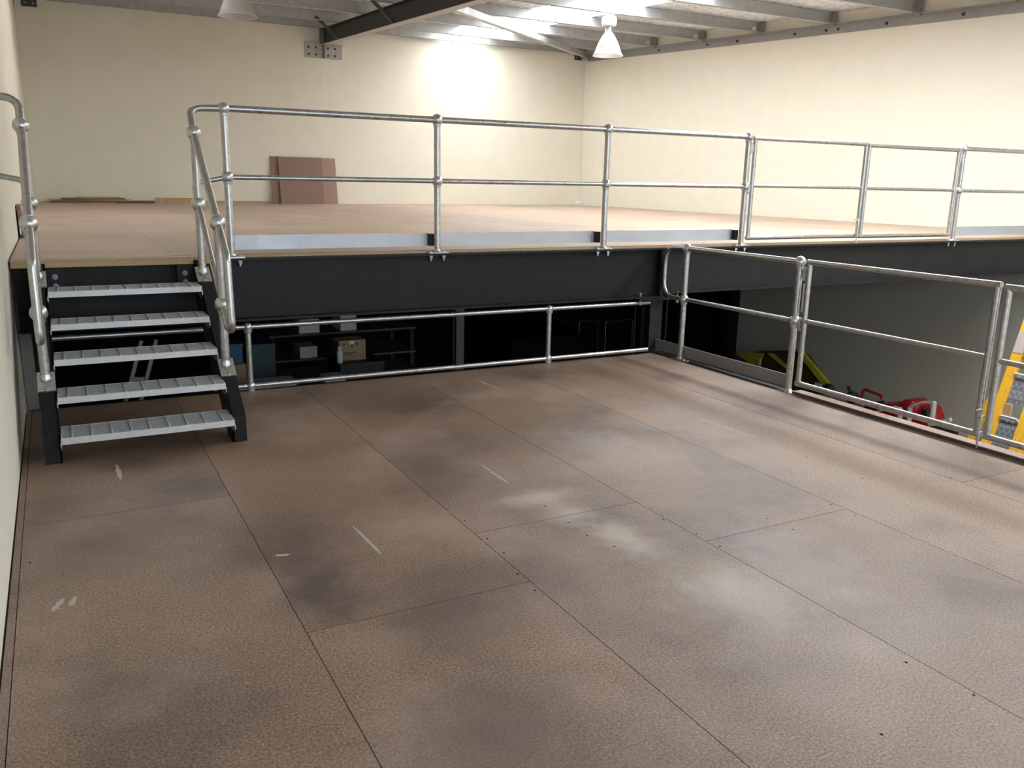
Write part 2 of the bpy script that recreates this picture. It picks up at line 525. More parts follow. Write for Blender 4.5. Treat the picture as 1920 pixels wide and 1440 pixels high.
win = D.objects.new('window_added_front', None); COL.objects.link(win); win['kind'] = 'structure'; win['label'] = 'aluminium framed window band added behind the camera to balance the light'
for x in (ADDED_WIN[0] + 0.03, 2.1, 3.7, ADDED_WIN[1] - 0.03):
    G().box(x - 0.03, x + 0.03, YF - 0.10, YF - 0.04, ADDED_WIN[2], ADDED_WIN[3]).make('mullion', 'alu', win)
for z in (ADDED_WIN[2] + 0.03, ADDED_WIN[3] - 0.03):
    G().box(ADDED_WIN[0], ADDED_WIN[1], YF - 0.10, YF - 0.04, z - 0.03, z + 0.03).make('frame_rail', 'alu', win)
struct(G().box(-20, 32, -45, YF, ZG - 0.2, ZG - 0.01).make('floor_forecourt', 'concrete'), 'concrete forecourt outside the added front windows')
# round patched lifting points cast into the panels
for (x, z) in ((4.373, 2.119), (6.784, 2.064), (10.848, 1.898), (6.84, 3.825), (4.379, 3.83)):
    G().lathe([(0.078, 0.0), (0.078, 0.003), (0.062, 0.004), (0.058, 0.0015), (0.001, 0.001)], (x, YW, z), axis=(0, -1, 0), n=28).make('lifting_patch', 'wall', wall_rear, smooth=30)
G().lathe([(0.12, 0.0), (0.12, 0.004), (0.1, 0.005), (0.096, 0.0015), (0.001, 0.001)], (XW, 2.73, 1.10), axis=(-1, 0, 0), n=28).make('lifting_patch', 'wall', wall_right, smooth=30)
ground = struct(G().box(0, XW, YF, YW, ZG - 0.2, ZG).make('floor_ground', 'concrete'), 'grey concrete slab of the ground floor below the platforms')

# ------------------------------------------------------------------ chipboard platforms
def sheet(root, name, x0, x1, y0, y1, z0, z1, mat, gap=0.0011, bev=0.0005):
    """one flooring sheet with a small arris round its top edge"""
    x0 += gap; x1 -= gap; y0 += gap; y1 -= gap
    b = bev
    vs = [(x0, y0, z0), (x1, y0, z0), (x1, y1, z0), (x0, y1, z0),
          (x0, y0, z1 - b), (x1, y0, z1 - b), (x1, y1, z1 - b), (x0, y1, z1 - b),
          (x0 + b, y0 + b, z1), (x1 - b, y0 + b, z1), (x1 - b, y1 - b, z1), (x0 + b, y1 - b, z1)]
    fs = [(3, 2, 1, 0), (0, 1, 5, 4), (1, 2, 6, 5), (2, 3, 7, 6), (3, 0, 4, 7), (4, 5, 9, 8), (5, 6, 10, 9), (6, 7, 11, 10), (7, 4, 8, 11), (8, 9, 10, 11)]
    o = G().add(vs, fs).make(name, mat, root)
    o.data.materials.append(MT['dark_edge'])
    for k in range(1, 9):
        o.data.polygons[k].material_index = 1
    return o

floor = D.objects.new('floor', None); COL.objects.link(floor)
floor['kind'] = 'structure'
j0 = 0.0354
rows = [(0.006, j0, [-0.9, -4.5]), (j0, j0 + 0.9, [-2.172, -5.772]), (j0 + 0.9, j0 + 1.8, [-3.637, -7.2]), (j0 + 1.8, j0 + 2.7, [-3.115, -6.715]),
        (j0 + 2.7, j0 + 3.6, [-3.639, -7.239]), (j0 + 3.6, j0 + 4.5, [-3.1 - 2.9, -2.4 - 0.0]), (j0 + 4.5, 5.186, [-3.642, -7.242])]
rows[5] = (j0 + 3.6, j0 + 4.5, [-6.0])
for (a, b, cuts) in rows:
    ys = [-0.02] + cuts + [YF]
    for y1, y0 in zip(ys[:-1], ys[1:]):
        sheet(floor, 'floor_sheet', a, b, y0, y1, -0.022, 0.0, 'floor')
G().box(0, 5.18, YF, -0.02, -0.05, -0.0225).make('floor_underlay', 'dark_edge', floor)
# screws along the sheet edges
for (x, y) in ((1.858, -2.96), (1.862, -3.191), (1.861, -3.357), (1.819, -3.557), (1.813, -3.713), (2.293, -2.965), (2.287, -3.355), (2.329, -3.509),
               (2.288, -3.192), (2.719, -3.354), (2.751, -3.557), (2.757, -3.708), (3.184, -3.56), (3.192, -3.713), (3.611, -3.563), (3.609, -3.717),
               (4.087, -2.954), (4.083, -3.359), (4.51, -3.36), (4.544, -3.564), (2.287, -4.937), (2.72, -4.933), (2.689, -4.71), (0.07, -2.6)):
    G().lathe([(0.0055, -0.001), (0.0055, 0.0004), (0.0005, 0.0004)], (x, y, 0.0), n=8).make('screw_head', 'screw', floor)
# glue and tape left on the boards
def residue(x0, y0, x1, y1, w, seed):
    rnd = random.Random(seed)
    a = Vector((x0, y0, 0)); b = Vector((x1, y1, 0)); d = (b - a).normalized(); s = Vector((-d.y, d.x, 0))
    n = 12
    lft, rgt = [], []
    for i in range(n + 1):
        t = i / n
        p = a.lerp(b, t)
        ww = w * (0.25 + 0.75 * min(1, 4 * t, 4 * (1 - t) + 0.2)) * rnd.uniform(0.55, 1.1)
        lft.append(p + s * ww); rgt.append(p - s * ww * rnd.uniform(0.6, 1.1))
    poly = [(p.x, p.y) for p in lft] + [(p.x, p.y) for p in rgt[::-1]]
    gg = G()
    m = n + 1
    vs = [(p.x, p.y, 0.0006) for p in lft] + [(p.x, p.y, 0.0006) for p in rgt] + [(p.x, p.y, -0.0002) for p in lft] + [(p.x, p.y, -0.0002) for p in rgt]
    fs = []
    for i in range(n):
        fs.append((i + 1, i, m + i, m + i + 1))
        fs.append((i, i + 1, 2 * m + i + 1, 2 * m + i))
        fs.append((m + i + 1, m + i, 3 * m + i, 3 * m + i + 1))
    gg.add(vs, fs)
    return gg.make('glue_mark', 'glue', floor)
for k, a in enumerate(((0.462, -1.42, 0.468, -1.69, 0.013), (0.15, -3.09, 0.185, -3.0, 0.014), (0.208, -3.07, 0.228, -3.0, 0.013), (1.368, -2.80, 1.384, -3.14, 0.009),
                       (2.28, -2.27, 2.277, -2.60, 0.009), (3.155, -0.36, 3.186, -0.74, 0.010), (1.04, -2.98, 0.98, -2.96, 0.012), (4.05, -2.0, 4.1, -2.55, 0.008))):
    residue(*a, seed=k + 3)

# raised batten and steel edge on the open side of the lower platform
bat = G().box(5.188, 5.192, -6.6, -1.77, 0.0, 0.021).make('edge_batten', 'dark_edge', floor)
G().box(5.192, 5.285, -6.6, -1.77, -0.02, 0.022).make('edge_batten', 'floor', floor)
tag(centre_origin(G().prism([(5.175, -0.27), (5.30, -0.27), (5.30, -0.255), (5.21, -0.255), (5.21, -0.02), (5.30, -0.02), (5.30, -0.005), (5.175, -0.005)], 'y', -8.9, 0.12).make('platform_edge_beam', 'black')),
    'black steel channel along the open right side of the lower platform', 'beam')
tag(centre_origin(G().box(0.02, 5.17, -0.019, 0.03, -0.20, -0.006).make('platform_end_beam', 'black')),
    'black steel edge of the lower platform under the low tube rail', 'beam')

deck = D.objects.new('floor_upper', None); COL.objects.link(deck)
deck['kind'] = 'structure'
dx = [0.01 + 0.06] + [0.07 + 0.9 * i for i in range(1, 14)]
dx = [0.012, 0.10] + [0.10 + 0.9 * i for i in range(1, 13)] + [XW - 0.004]
for i, (a, b) in enumerate(zip(dx[:-1], dx[1:])):
    first = [3.6, 1.8, 2.7, 0.9, 3.2][i % 5]
    ys = [0.0]
    y = first
    while y < YW - 0.2:
        ys.append(y); y += 3.6
    ys.append(YW - 0.01)
    for y0, y1 in zip(ys[:-1], ys[1:]):
        sheet(deck, 'deck_sheet', a, b, y0, y1, H, HD, 'deck', gap=0.0004, bev=0.0004)
G().box(0.0, XW, 0.02, YW, H - 0.03, H - 0.0005).make('deck_underlay', 'dark_edge', deck)
G().box(0.012, XW - 0.005, -0.004, 0.0, H, HD - 0.002).make('board_edge_face', 'board_edge', deck)
G().box(0.012, 1.33, -0.085, -0.004, 0.955, HD - 0.001).make('nosing_board', 'deck', deck)
G().box(0.012, 1.33, -0.088, -0.085, 0.957, 0.982).make('nosing_edge', 'yellow_edge', deck)
G().box(0.012, 1.33, -0.087, -0.085, 0.984, HD - 0.002).make('nosing_edge', 'board_edge', deck)

# ------------------------------------------------------------------ steel under the upper deck
def ibeam_y(x0, x1, y0, y1, z0, z1, tf=0.016, tw=0.012, ms=0.5):
    yc = y0 + (y1 - y0) * ms
    return [(y0, z0), (y1, z0), (y1, z0 + tf), (yc + tw / 2, z0 + tf), (yc + tw / 2, z1 - tf), (y1, z1 - tf), (y1, z1), (y0, z1), (y0, z1 - tf), (yc - tw / 2, z1 - tf), (yc - tw / 2, z0 + tf), (y0, z0 + tf)]
b1 = thing('deck_edge_beam', 'deep black steel beam carrying the front edge of the upper deck above the low tube rail', 'beam', (2.6, 0, 0.53))
G().prism(ibeam_y(0, 1, -0.075, 0.105, 0.53, H), 'x', 0.02, 5.24).make('beam_section', 'black', b1)
G().box(5.19, 5.235, -0.06, 0.09, 0.55, H - 0.02).make('stiffener_plate', 'black', b1)
G().box(4.95, 5.44, -0.075, 0.105, 0.505, 0.529).make('cap_plate', 'black', b1)
for x in (4.98, 5.41):
    G().lathe([(0.013, -0.05), (0.013, -0.03), (0.02, -0.03), (0.02, -0.012), (0.008, -0.012), (0.008, 0.05), (0.014, 0.05), (0.014, 0.062), (0.001, 0.062)], (x, -0.05, 0.517), n=8).make('bolt', 'grey_steel', b1)
b2 = thing('deck_edge_beam', 'black steel beam under the gated right end of the upper deck', 'beam', (8.6, 0, 0.565))
G().prism(ibeam_y(0, 1, -0.075, 0.105, 0.56, H), 'x', 5.245, XW).make('beam_section', 'black2', b2)
col1 = thing('steel_column', 'black steel column at the inner corner of the lower platform', 'column', (5.24, 0.10, ZG))
G().prism([(5.165, 0.03), (5.305, 0.03), (5.305, 0.042), (5.241, 0.042), (5.241, 0.158), (5.305, 0.158), (5.305, 0.17), (5.165, 0.17), (5.165, 0.158), (5.229, 0.158), (5.229, 0.042), (5.165, 0.042)], 'z', ZG, 0.505).make('column_section', 'black2', col1)
tag(centre_origin(G().prism([(5.86, 6.0), (6.0, 6.0), (6.0, 6.012), (5.935, 6.012), (5.935, 6.128), (6.0, 6.128), (6.0, 6.14), (5.86, 6.14), (5.86, 6.128), (5.925, 6.128), (5.925, 6.012), (5.86, 6.012)], 'z', ZG, 0.9).make('steel_column', 'grey_steel')),
    'thin grey column standing in the dark under the upper deck', 'column')
tag(centre_origin(G().box(11.72, 11.98, 6.1, 6.36, ZG, 0.95).make('steel_column', 'black')),
    'black column against the right wall under the upper deck', 'column')
tag(centre_origin(G().box(0.004, 0.075, 0.14, 0.30, ZG, 0.5).make('wall_stub_column', 'grey_steel')),
    'grey post against the left wall beneath the upper deck beside the stairs', 'column')

wall_in = D.objects.new('wall_added_dark', None); COL.objects.link(wall_in); wall_in['kind'] = 'structure'  # added panels that keep the space under the deck dark
wall_in['label'] = 'added charcoal panels that darken the space under the upper deck'
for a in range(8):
    G().box(0.004 + 1.5 * a, min(0.004 + 1.5 * a + 1.496, XW - 0.03), 9.75, 9.80, ZG, 0.94).make('added_dark_panel', 'charcoal', wall_in)
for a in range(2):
    G().box(XW - 0.03, XW - 0.002, 6.40 + 1.67 * a, 6.40 + 1.67 * a + 1.664, ZG, 0.94).make('added_dark_panel', 'charcoal', wall_in)
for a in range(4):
    G().box(0.002, 0.02, 2.6 + 1.78 * a, 2.6 + 1.78 * a + 1.776, ZG, 0.94).make('added_dark_panel', 'charcoal', wall_in)

# ------------------------------------------------------------------ roof: purlins, rafter, sheeting, skylight
SKX0, SKX1 = 8.15, 9.35
def roof_sheet(name, x0, x1, mat, lift=0.0, rib=0.19, amp=0.012, dx_=0.0475, y0=YF, y1=YW):
    n = max(2, int(round((x1 - x0) / dx_)))
    ny = 2
    vs = []; fs = []
    ysamp = [y0, y1]
    for j, y in enumerate(ysamp):
        for i in range(n + 1):
            x = x0 + (x1 - x0) * i / n
            zz = ZP1 + lift + rz(y) + (amp if (i % 4) in (1, 2) else 0.0)
            vs.append((x, y, zz))
    for i in range(n):
        fs.append((i, i + 1, n + 1 + i + 1, n + 1 + i))
    m = len(vs)
    top = [(x, y, z + 0.03) for x, y, z in vs]
    fs2 = [tuple(q + m for q in f[::-1]) for f in fs]
    side = [(0, n + 1, m + n + 1, m), (n, m + n, m + 2 * n + 1, 2 * n + 1)]
    return G().add(vs + top, fs + fs2 + side).make(name, mat)
SKF0, SKF1, SKY = 7.80, 8.60, 3.0       # narrower front run of the skylight, unseen, brightened to balance the light
SKL = (0.7, 1.8, 8.3)                    # fill skylight added over the left bay, out of view
ceil_l = struct(roof_sheet('ceiling', SKL[1], SKX0, 'foil', y0=SKY), 'silver foil-lined metal roof left of the bright skylight')
struct(roof_sheet('ceiling', -0.15, SKL[0], 'foil', y0=SKY), 'silver foil-lined metal roof along the left wall')
struct(roof_sheet('ceiling', SKL[0], SKL[1], 'foil', y0=SKL[2]), 'silver foil-lined metal roof in the rear of the left bay')
struct(roof_sheet('window_added_left', SKL[0], SKL[1], 'skylight3', lift=0.012, y0=SKY, y1=SKL[2]), 'skylight sheet added over the left of the upper deck as fill light')
struct(roof_sheet('ceiling', -0.15, SKF0, 'foil', y1=SKY), 'silver foil-lined metal roof over the lower platform')
struct(roof_sheet('ceiling', SKF1, XW + 0.15, 'foil', y1=SKY), 'silver foil-lined metal roof over the open bay')
struct(roof_sheet('window_boosted', SKF0, SKF1, 'skylight2', lift=0.012, y1=SKY), 'unseen skylight sheet over the open bay, brightened to balance the light')
ceil_r = struct(roof_sheet('ceiling', SKX1, XW + 0.15, 'foil', y0=SKY), 'silver foil-lined metal roof right of the skylight')
sky = struct(roof_sheet('window_1', SKX0, SKX1, 'skylight', lift=0.012, y0=SKY), 'bright translucent skylight sheet running the length of the roof')

PY = [11.98, 10.85, 9.30, 7.74, 6.12, 4.45, 2.85, 1.25, -0.35, -1.95, -3.55, -5.15, -6.75, -8.35]
ordw = ['rearmost', 'second', 'third', 'fourth', 'fifth', 'sixth', 'seventh', 'eighth', 'ninth', 'tenth', 'eleventh', 'twelfth', 'thirteenth', 'fourteenth']
def purlin(y, k):
    z0 = ZP0 + rz(y); z1 = ZP1 + rz(y) - 0.002
    lab = 'rearmost galvanised roof purlin, tight against the rear wall' if k == 0 else f'{ordw[k]} galvanised roof purlin counted from the rear wall'
    r = thing('roof_purlin', lab, 'purlin', (6.0, y, z0), 'galvanised purlins under the roof')
    w = 0.065; t = 0.004; lip = 0.02
    s = -1 if k == 0 else 1
    # Z section: web, bottom flange towards the camera, top flange away
    prof = [(y - t / 2, z0), (y - t / 2, z1 - t), (y - t / 2, z1), (y + s * w, z1), (y + s * w, z1 - lip), (y + s * w - t, z1 - lip), (y + s * w - t, z1 - t), (y + t / 2, z1 - t), (y + t / 2, z0)]
    g = G()
    g.box(0.02, XW - 0.03, y - t / 2, y + t / 2, z0, z1)
    g.box(0.02, XW - 0.03, min(y, y + s * w), max(y, y + s * w), z1 - t, z1)
    g.box(0.02, XW - 0.03, y - w, y, z0, z0 + t)
    g.box(0.02, XW - 0.03, y - w, y - w + t, z0, z0 + lip)
    g.make('purlin_section', 'purlin', r)
    if k:
        # cleat at the right wall with its square tag
        G().box(XW - 0.16, XW - 0.12, y + 0.004, y + 0.012, z0 - 0.02, z1 - 0.01).make('cleat', 'grey_steel', r)
        G().box(XW - 0.10, XW - 0.03, y - 0.08, y + 0.02, z0 - 0.03, z1 - 0.03).make('end_cleat', 'grey_steel', r)
        if k < 5:
            G().obox((XW - 0.26, y - 0.012, z0 + 0.045), (XW - 0.18, y - 0.012, z0 + 0.075), 0.006, 0.075).make('bolt_plate', 'white', r)
    return r
for k, y in enumerate(PY):
    purlin(y, k)

raf = thing('roof_rafter', 'charcoal steel roof rafter running out from the bolted bracket on the rear wall', 'beam', (5.57, 6, 3.9))
def sect_rafter(y):
    zb = 4.245 + rz(y); zt = 4.545 + rz(y); t = 0.012; w = 0.083; xc = 5.57
    return [(xc - w, y, zb), (xc + w, y, zb), (xc + w, y, zb + t), (xc + 0.005, y, zb + t), (xc + 0.005, y, zt - t), (xc + w, y, zt - t), (xc + w, y, zt), (xc - w, y, zt), (xc - w, y, zt - t), (xc - 0.005, y, zt - t), (xc - 0.005, y, zb + t), (xc - w, y, zb + t)]
r0, r1 = sect_rafter(YF + 0.05), sect_rafter(YW - 0.03)
g = G().hull_strip(r0, r1)
g.add(r0, [tuple(range(12))]); g.add(r1, [tuple(range(12))[::-1]])
g.make('rafter_section', 'rafter', raf)
gf = G(); ya, yb_ = YF + 0.05, YW - 0.03
gf.prism([(ya, 4.239 + rz(ya)), (yb_, 4.239 + rz(yb_)), (yb_, 4.2445 + rz(yb_)), (ya, 4.2445 + rz(ya))], 'x', 5.487, 5.653)
gf.make('bounce_light_flange', 'bracket', raf)  # lighter underside strip, light reflected from the deck put into the colour
G().box(5.48, 5.66, YW - 0.03, YW - 0.005, 4.22, 4.56).make('end_plate', 'grey_steel', raf)
for (yp, yb) in ((10.85, 10.80), (7.74, 7.70), (4.45, 4.41)):
    G().obox((5.06, yp - 0.01, 4.62 + rz(yp)), (5.50, yb, 4.26 + rz(yb)), 0.05, 0.05).make('fly_brace', 'rafter', raf)

br = thing('wall_bracket', 'grey bolted steel bracket on the rear wall under the rafter end', 'bracket', (5.555, YW, 3.97))
for (a, b) in ((5.16, 5.545), (5.565, 5.95)):
    p = G().box(a, b, YW - 0.016, YW - 0.001, 3.975, 4.235).make('angle_plate', 'bracket', br)
    G().box(a, b, YW - 0.12, YW - 0.001, 4.235, 4.25).make('angle_shelf', 'bracket', p)
    for x in (a + 0.085, b - 0.085 if False else a + 0.235):
        for z in (4.04, 4.18):
            G().lathe([(0.024, 0), (0.024, 0.006), (0.016, 0.006), (0.016, 0.02), (0.001, 0.02)], (x, YW - 0.016, z), axis=(0, -1, 0), n=6).make('bolt', 'rafter', p)
G().box(5.548, 5.562, YW - 0.11, YW - 0.001, 3.98, 4.235).make('gusset_plate', 'grey_steel', br)

# steel angles that carry the purlins along the right wall
ang = thing('wall_angle', 'long grey steel angle bolted along the top of the right wall', 'angle', (XW, 4, 4.0))
dzf = lambda y: rz(y)
joints_a = [(-8.9, 4.9), (4.905, 11.93)]
for (a, b) in joints_a:
    g = G()
    za, zb = 4.405, 4.555
    g.prism([(a, za + rz(a)), (b, za + rz(b)), (b, zb + rz(b)), (a, zb + rz(a))], 'x', XW - 0.012, XW - 0.001)
    g.prism([(a, zb - 0.012 + rz(a)), (b, zb - 0.012 + rz(b)), (b, zb + rz(b)), (a, zb + rz(a))], 'x', XW - 0.11, XW - 0.012)
    g.make('angle_length', 'grey_steel', ang)
for y in (11.3, 9.15, 7.6, 6.75, 5.3, 4.6, 4.35, 3.4, 2.1, 0.7, -0.9):
    G().lathe([(0.026, 0), (0.026, 0.005), (0.017, 0.005), (0.017, 0.03), (0.001, 0.03)], (XW - 0.012, y, 4.47 + rz(y)), axis=(-1, 0, 0), n=6).make('bolt', 'rafter', ang)
angl = thing('wall_angle', 'grey steel angle along the top of the left wall', 'angle', (0, 4, 4.0))
g = G(); a, b = -8.9, 11.9
g.prism([(a, 4.40 + rz(a)), (b, 4.40 + rz(b)), (b, 4.55 + rz(b)), (a, 4.55 + rz(a))], 'x', 0.001, 0.012)
g.make('angle_length', 'grey_steel', angl)
for nm, x0, x1, lab in (('corner_bracket', 11.70, 11.93, 'small dark bracket at the rear right corner under the roof brace'), ('corner_bracket', 0.11, 0.36, 'small dark bracket high in the rear left corner')):
    r = thing(nm, lab, 'bracket', ((x0 + x1) / 2, YW, 4.43))
    G().box(x0, x1, YW - 0.014, YW - 0.001, 4.43, 4.56).make('plate', 'rafter', r)
    G().box(x0, x1, YW - 0.09, YW - 0.014, 4.548, 4.56).make('shelf', 'rafter', r)
    for x in (x0 + 0.06, x1 - 0.06):
        G().lathe([(0.02, 0), (0.02, 0.012), (0.001, 0.012)], (x, YW - 0.014, 4.49), axis=(0, -1, 0), n=6).make('bolt', 'grey_steel', r)
brc = thing('roof_brace', 'pale grey steel roof brace running diagonally to the rear right corner', 'brace', (8.8, 9, 4.2))
a = Vector((5.66, 5.75, 4.262 + rz(5.75))); b = Vector((11.94, 12.0, 4.50))
g = G(); g.obox(a, b, 0.10, 0.008); g.obox(a + Vector((0.035, -0.035, 0.05)), b + Vector((0.035, -0.035, 0.05)), 0.008, 0.10)
g.make('brace_angle', 'purlin', brc)
G().box(11.86, 11.98, 11.9, 12.02, 4.42, 4.495).make('end_plate', 'purlin', brc)

# ------------------------------------------------------------------ high-bay lamps (switched off)
def lamp(x, y, ztop, label):
    r = thing('high_bay_lamp', label, 'lamp', (x, y, ztop), 'high-bay lamps under the roof')
    z = ztop
    G().tube([(x, y, z), (x, y, z - 0.05)], 0.012, 8).tube(rounded([(x - 0.03, y, z - 0.03), (x - 0.03, y, z + 0.04), (x + 0.03, y, z + 0.04), (x + 0.03, y, z - 0.03)], 0.02), 0.006, 6).make('hook', 'lamp', r, smooth=40)
    G().lathe([(0.001, -0.05), (0.07, -0.055), (0.115, -0.085), (0.125, -0.11), (0.125, -0.19), (0.11, -0.22), (0.001, -0.225)], (x, y, z), n=28).make('gear_housing', 'lamp', r, smooth=30)
    for k in range(3):
        an = k * 2.094 + 0.4
        G().tube([(x + 0.05 * math.cos(an), y + 0.05 * math.sin(an), z - 0.22), (x + 0.05 * math.cos(an), y + 0.05 * math.sin(an), z - 0.33)], 0.012, 8).make('strut', 'lamp', r, smooth=40)
    G().lathe([(0.035, -0.22), (0.035, -0.33)], (x, y, z), n=12, close=True).make('lamp_neck', 'lamp_in', r, smooth=40)
    G().lathe([(0.05, -0.31), (0.075, -0.335), (0.12, -0.40), (0.165, -0.48), (0.20, -0.57), (0.235, -0.66), (0.255, -0.675), (0.256, -0.69), (0.245, -0.69), (0.228, -0.67), (0.19, -0.57), (0.15, -0.47), (0.10, -0.39), (0.05, -0.34)], (x, y, z), n=36).make('shade', 'shade', r, smooth=40)
    return r
lamp(8.72, 6.22, 4.315, 'white bell-shaped high-bay lamp hanging under the skylight')
lamp(2.70, 6.12, 4.315, 'grey-looking high-bay lamp hanging high on the left under the roof')

# ------------------------------------------------------------------ tube fittings
R1, R2, RP, RB = 0.0240, 0.0185, 0.0260, 0.043
def balls(parent, pts, r=RB):
    for p in pts:
        G().ball(p, r, squash=1.05).lathe([(RP + 0.002, -r - 0.008), (RP + 0.005, -r + 0.004), (RP + 0.005, 0.0)], p, n=14).make('ball_fitting', 'galv_bright', parent, smooth=50)

def post(root, x, y, z0, ztop, zmid, plate='x', bolts=True, rball=RB):
    p = G().tube([(x, y, z0), (x, y, ztop)], RP, 14).make('post', 'galv', root, smooth=40)
    bl = [(x, y, ztop)] + ([(x, y, zmid)] if zmid else [])
    balls(p, bl, rball)
    if plate == 'x':
        G().box(x - 0.085, x + 0.085, y - 0.035, y + 0.035, z0, z0 + 0.008).make('base_plate', 'galv_bright', p)
        G().lathe([(0.045, 0.008), (0.03, 0.018), (0.027, 0.03)], (x, y, z0), n=16).make('base_collar', 'galv_bright', p, smooth=40)
        if bolts:
            for s in (-0.055, 0.055):
                G().lathe([(0.012, 0.008), (0.012, 0.018), (0.001, 0.018)], (x + s, y, z0), n=6).make('bolt', 'galv_bright', p)
                G().lathe([(0.001, -0.062), (0.008, -0.06), (0.008, -0.04), (0.015, -0.04), (0.015, -0.022), (0.02, -0.022), (0.02, -0.0165)], (x + s, y, z0), n=6).make('bolt_nut', 'galv_bright', p)
    elif plate == 'y':
        G().box(x - 0.035, x + 0.035, y - 0.085, y + 0.085, z0, z0 + 0.008).make('base_plate', 'galv_bright', p)
        G().lathe([(0.04, 0.008), (0.03, 0.018), (0.027, 0.03)], (x, y, z0), n=16).make('base_collar', 'galv_bright', p, smooth=40)
        for s in (-0.055, 0.055):
            G().lathe([(0.012, 0.008), (0.012, 0.02), (0.001, 0.02)], (x, y + s, z0), n=6).make('bolt', 'galv_bright', p)
    return p

# ------------------------------------------------------------------ upper guardrail
YP = -0.025
ZT, ZM = H + 1.02, 1.546
Q = [1.3819, 2.9703, 4.5631, 6.1674]
gr = thing('guardrail', 'long galvanised tube guardrail with three bays along the upper deck edge', 'railing', (3.8, YP, H))
for x in Q:
    post(gr, x, YP, H, ZT, ZM)
for a, b in zip(Q[:-1], Q[1:]):
    G().tube([(a, YP, ZT), (b, YP, ZT)], R1, 14).make('top_rail', 'galv', gr, smooth=40)
    G().tube([(a, YP, ZM), (b, YP, ZM)], R2, 12).make('middle_rail', 'galv', gr, smooth=40)
    t = G().box(a + 0.03 if a > 1.4 else a + 0.03, b - 0.05, 0.055, 0.061, 1.035, 1.14).make('toe_board', 'galv_plate', gr)
    G().box(b - 0.052, b - 0.018, 0.0, 0.055, 1.04, 1.135).make('toe_board_bracket', 'black2', gr)
gr2 = thing('guardrail', 'galvanised tube guardrail right of the double gate, running to the right wall', 'railing', (10.7, YP, H))
post(gr2, 9.3676, YP, H, ZT, ZM)
G().tube([(9.3676, YP, ZT), (XW - 0.005, YP, ZT)], R1, 14).make('top_rail', 'galv', gr2, smooth=40)
G().tube([(9.3676, YP, ZM), (XW - 0.005, YP, ZM)], R2, 12).make('middle_rail', 'galv', gr2, smooth=40)
post(gr2, 10.96, YP, H, ZT, ZM)
G().box(9.41, XW - 0.01, 0.055, 0.061, 1.035, 1.14).make('toe_board', 'galv_plate', gr2)

def gate(name, label, p0, axis, length, ztop, zmid, zbot, hinge_at, bolt_at=None, y=None, sgn=1, tag_strip=False):
    """one gate leaf: two stiles, three bars; axis 'x' or 'y', starting at p0 and running length (signed)"""
    r = thing(name, label, 'gate', (p0[0], p0[1], zbot), 'tube gate leaves of the guardrails')
    def P(s, z, off=0.0):
        return (p0[0] + s, p0[1] + off, z) if axis == 'x' else (p0[0] + off, p0[1] + s, z)
    L = length
    for s in (0.0, L):
        G().tube([P(s, zbot - 0.005), P(s, ztop + 0.004)], 0.0205, 12).make('stile', 'galv', r, smooth=40)
    d = 0.02 if L > 0 else -0.02
    for z, nm in ((ztop, 'top_bar'), (zmid, 'middle_bar'), (zbot, 'bottom_bar')):
        G().tube([P(-d, z), P(L + d, z)] if nm != 'middle_bar' else [P(0, z), P(L, z)], 0.0205 if nm != 'middle_bar' else 0.017, 12).make(nm, 'galv', r, smooth=40)
    hs = -0.04 if (L > 0) == (hinge_at == 0) else 0.04
    hx = 0.0 if hinge_at == 0 else L
    for z in (ztop - 0.09, zmid - 0.03):
        h = G().obox(P(hx, z), P(hx + hs * 1.6, z), 0.012, 0.06).make('hinge', 'galv_bright', r)
        G().tube([P(hx + hs, z - 0.05), P(hx + hs, z + 0.05)], 0.010, 8).make('hinge_pin', 'galv_bright', h, smooth=40)
    if bolt_at is not None:
        bx, off = bolt_at
        b = G().tube(rounded([P(bx, zbot - 0.075, off), P(bx, zbot + 0.17, off), P(bx, zbot + 0.17, off * 1.0 + (0.06 if axis == 'x' else -0.06))], 0.015), 0.0065, 8).make('drop_bolt', 'galv_bright', r, smooth=40)
        for z in (zbot + 0.02, zbot + 0.12):
            G().lathe([(0.012, -0.008), (0.012, 0.008)], P(bx, z, off), n=10, close=True).make('bolt_guide', 'galv_bright', b)
            G().obox(P(bx, z, 0), P(bx, z, off), 0.008, 0.012).make('guide_lug', 'galv_bright', b)
    if tag_strip:
        G().obox(P(hs * 1.0, zmid + 0.06, 0.012), P(hs * 1.0, zmid + 0.27, 0.012), 0.028, 0.004, (1, 0, 0)).make('white_strip', 'white', r)
    return r
gate('tube_gate', 'galvanised gate leaf of the upper deck double gate, hinged on the three-bay guardrail', (6.253, YP, 0), 'x', 1.53, 1.995, 1.555, 1.06, 0, bolt_at=(1.49, -0.035))
gate('tube_gate', 'galvanised gate leaf of the upper deck double gate, hinged near the right wall', (7.832, YP, 0), 'x', 1.45, 1.985, 1.55, 1.055, 1)

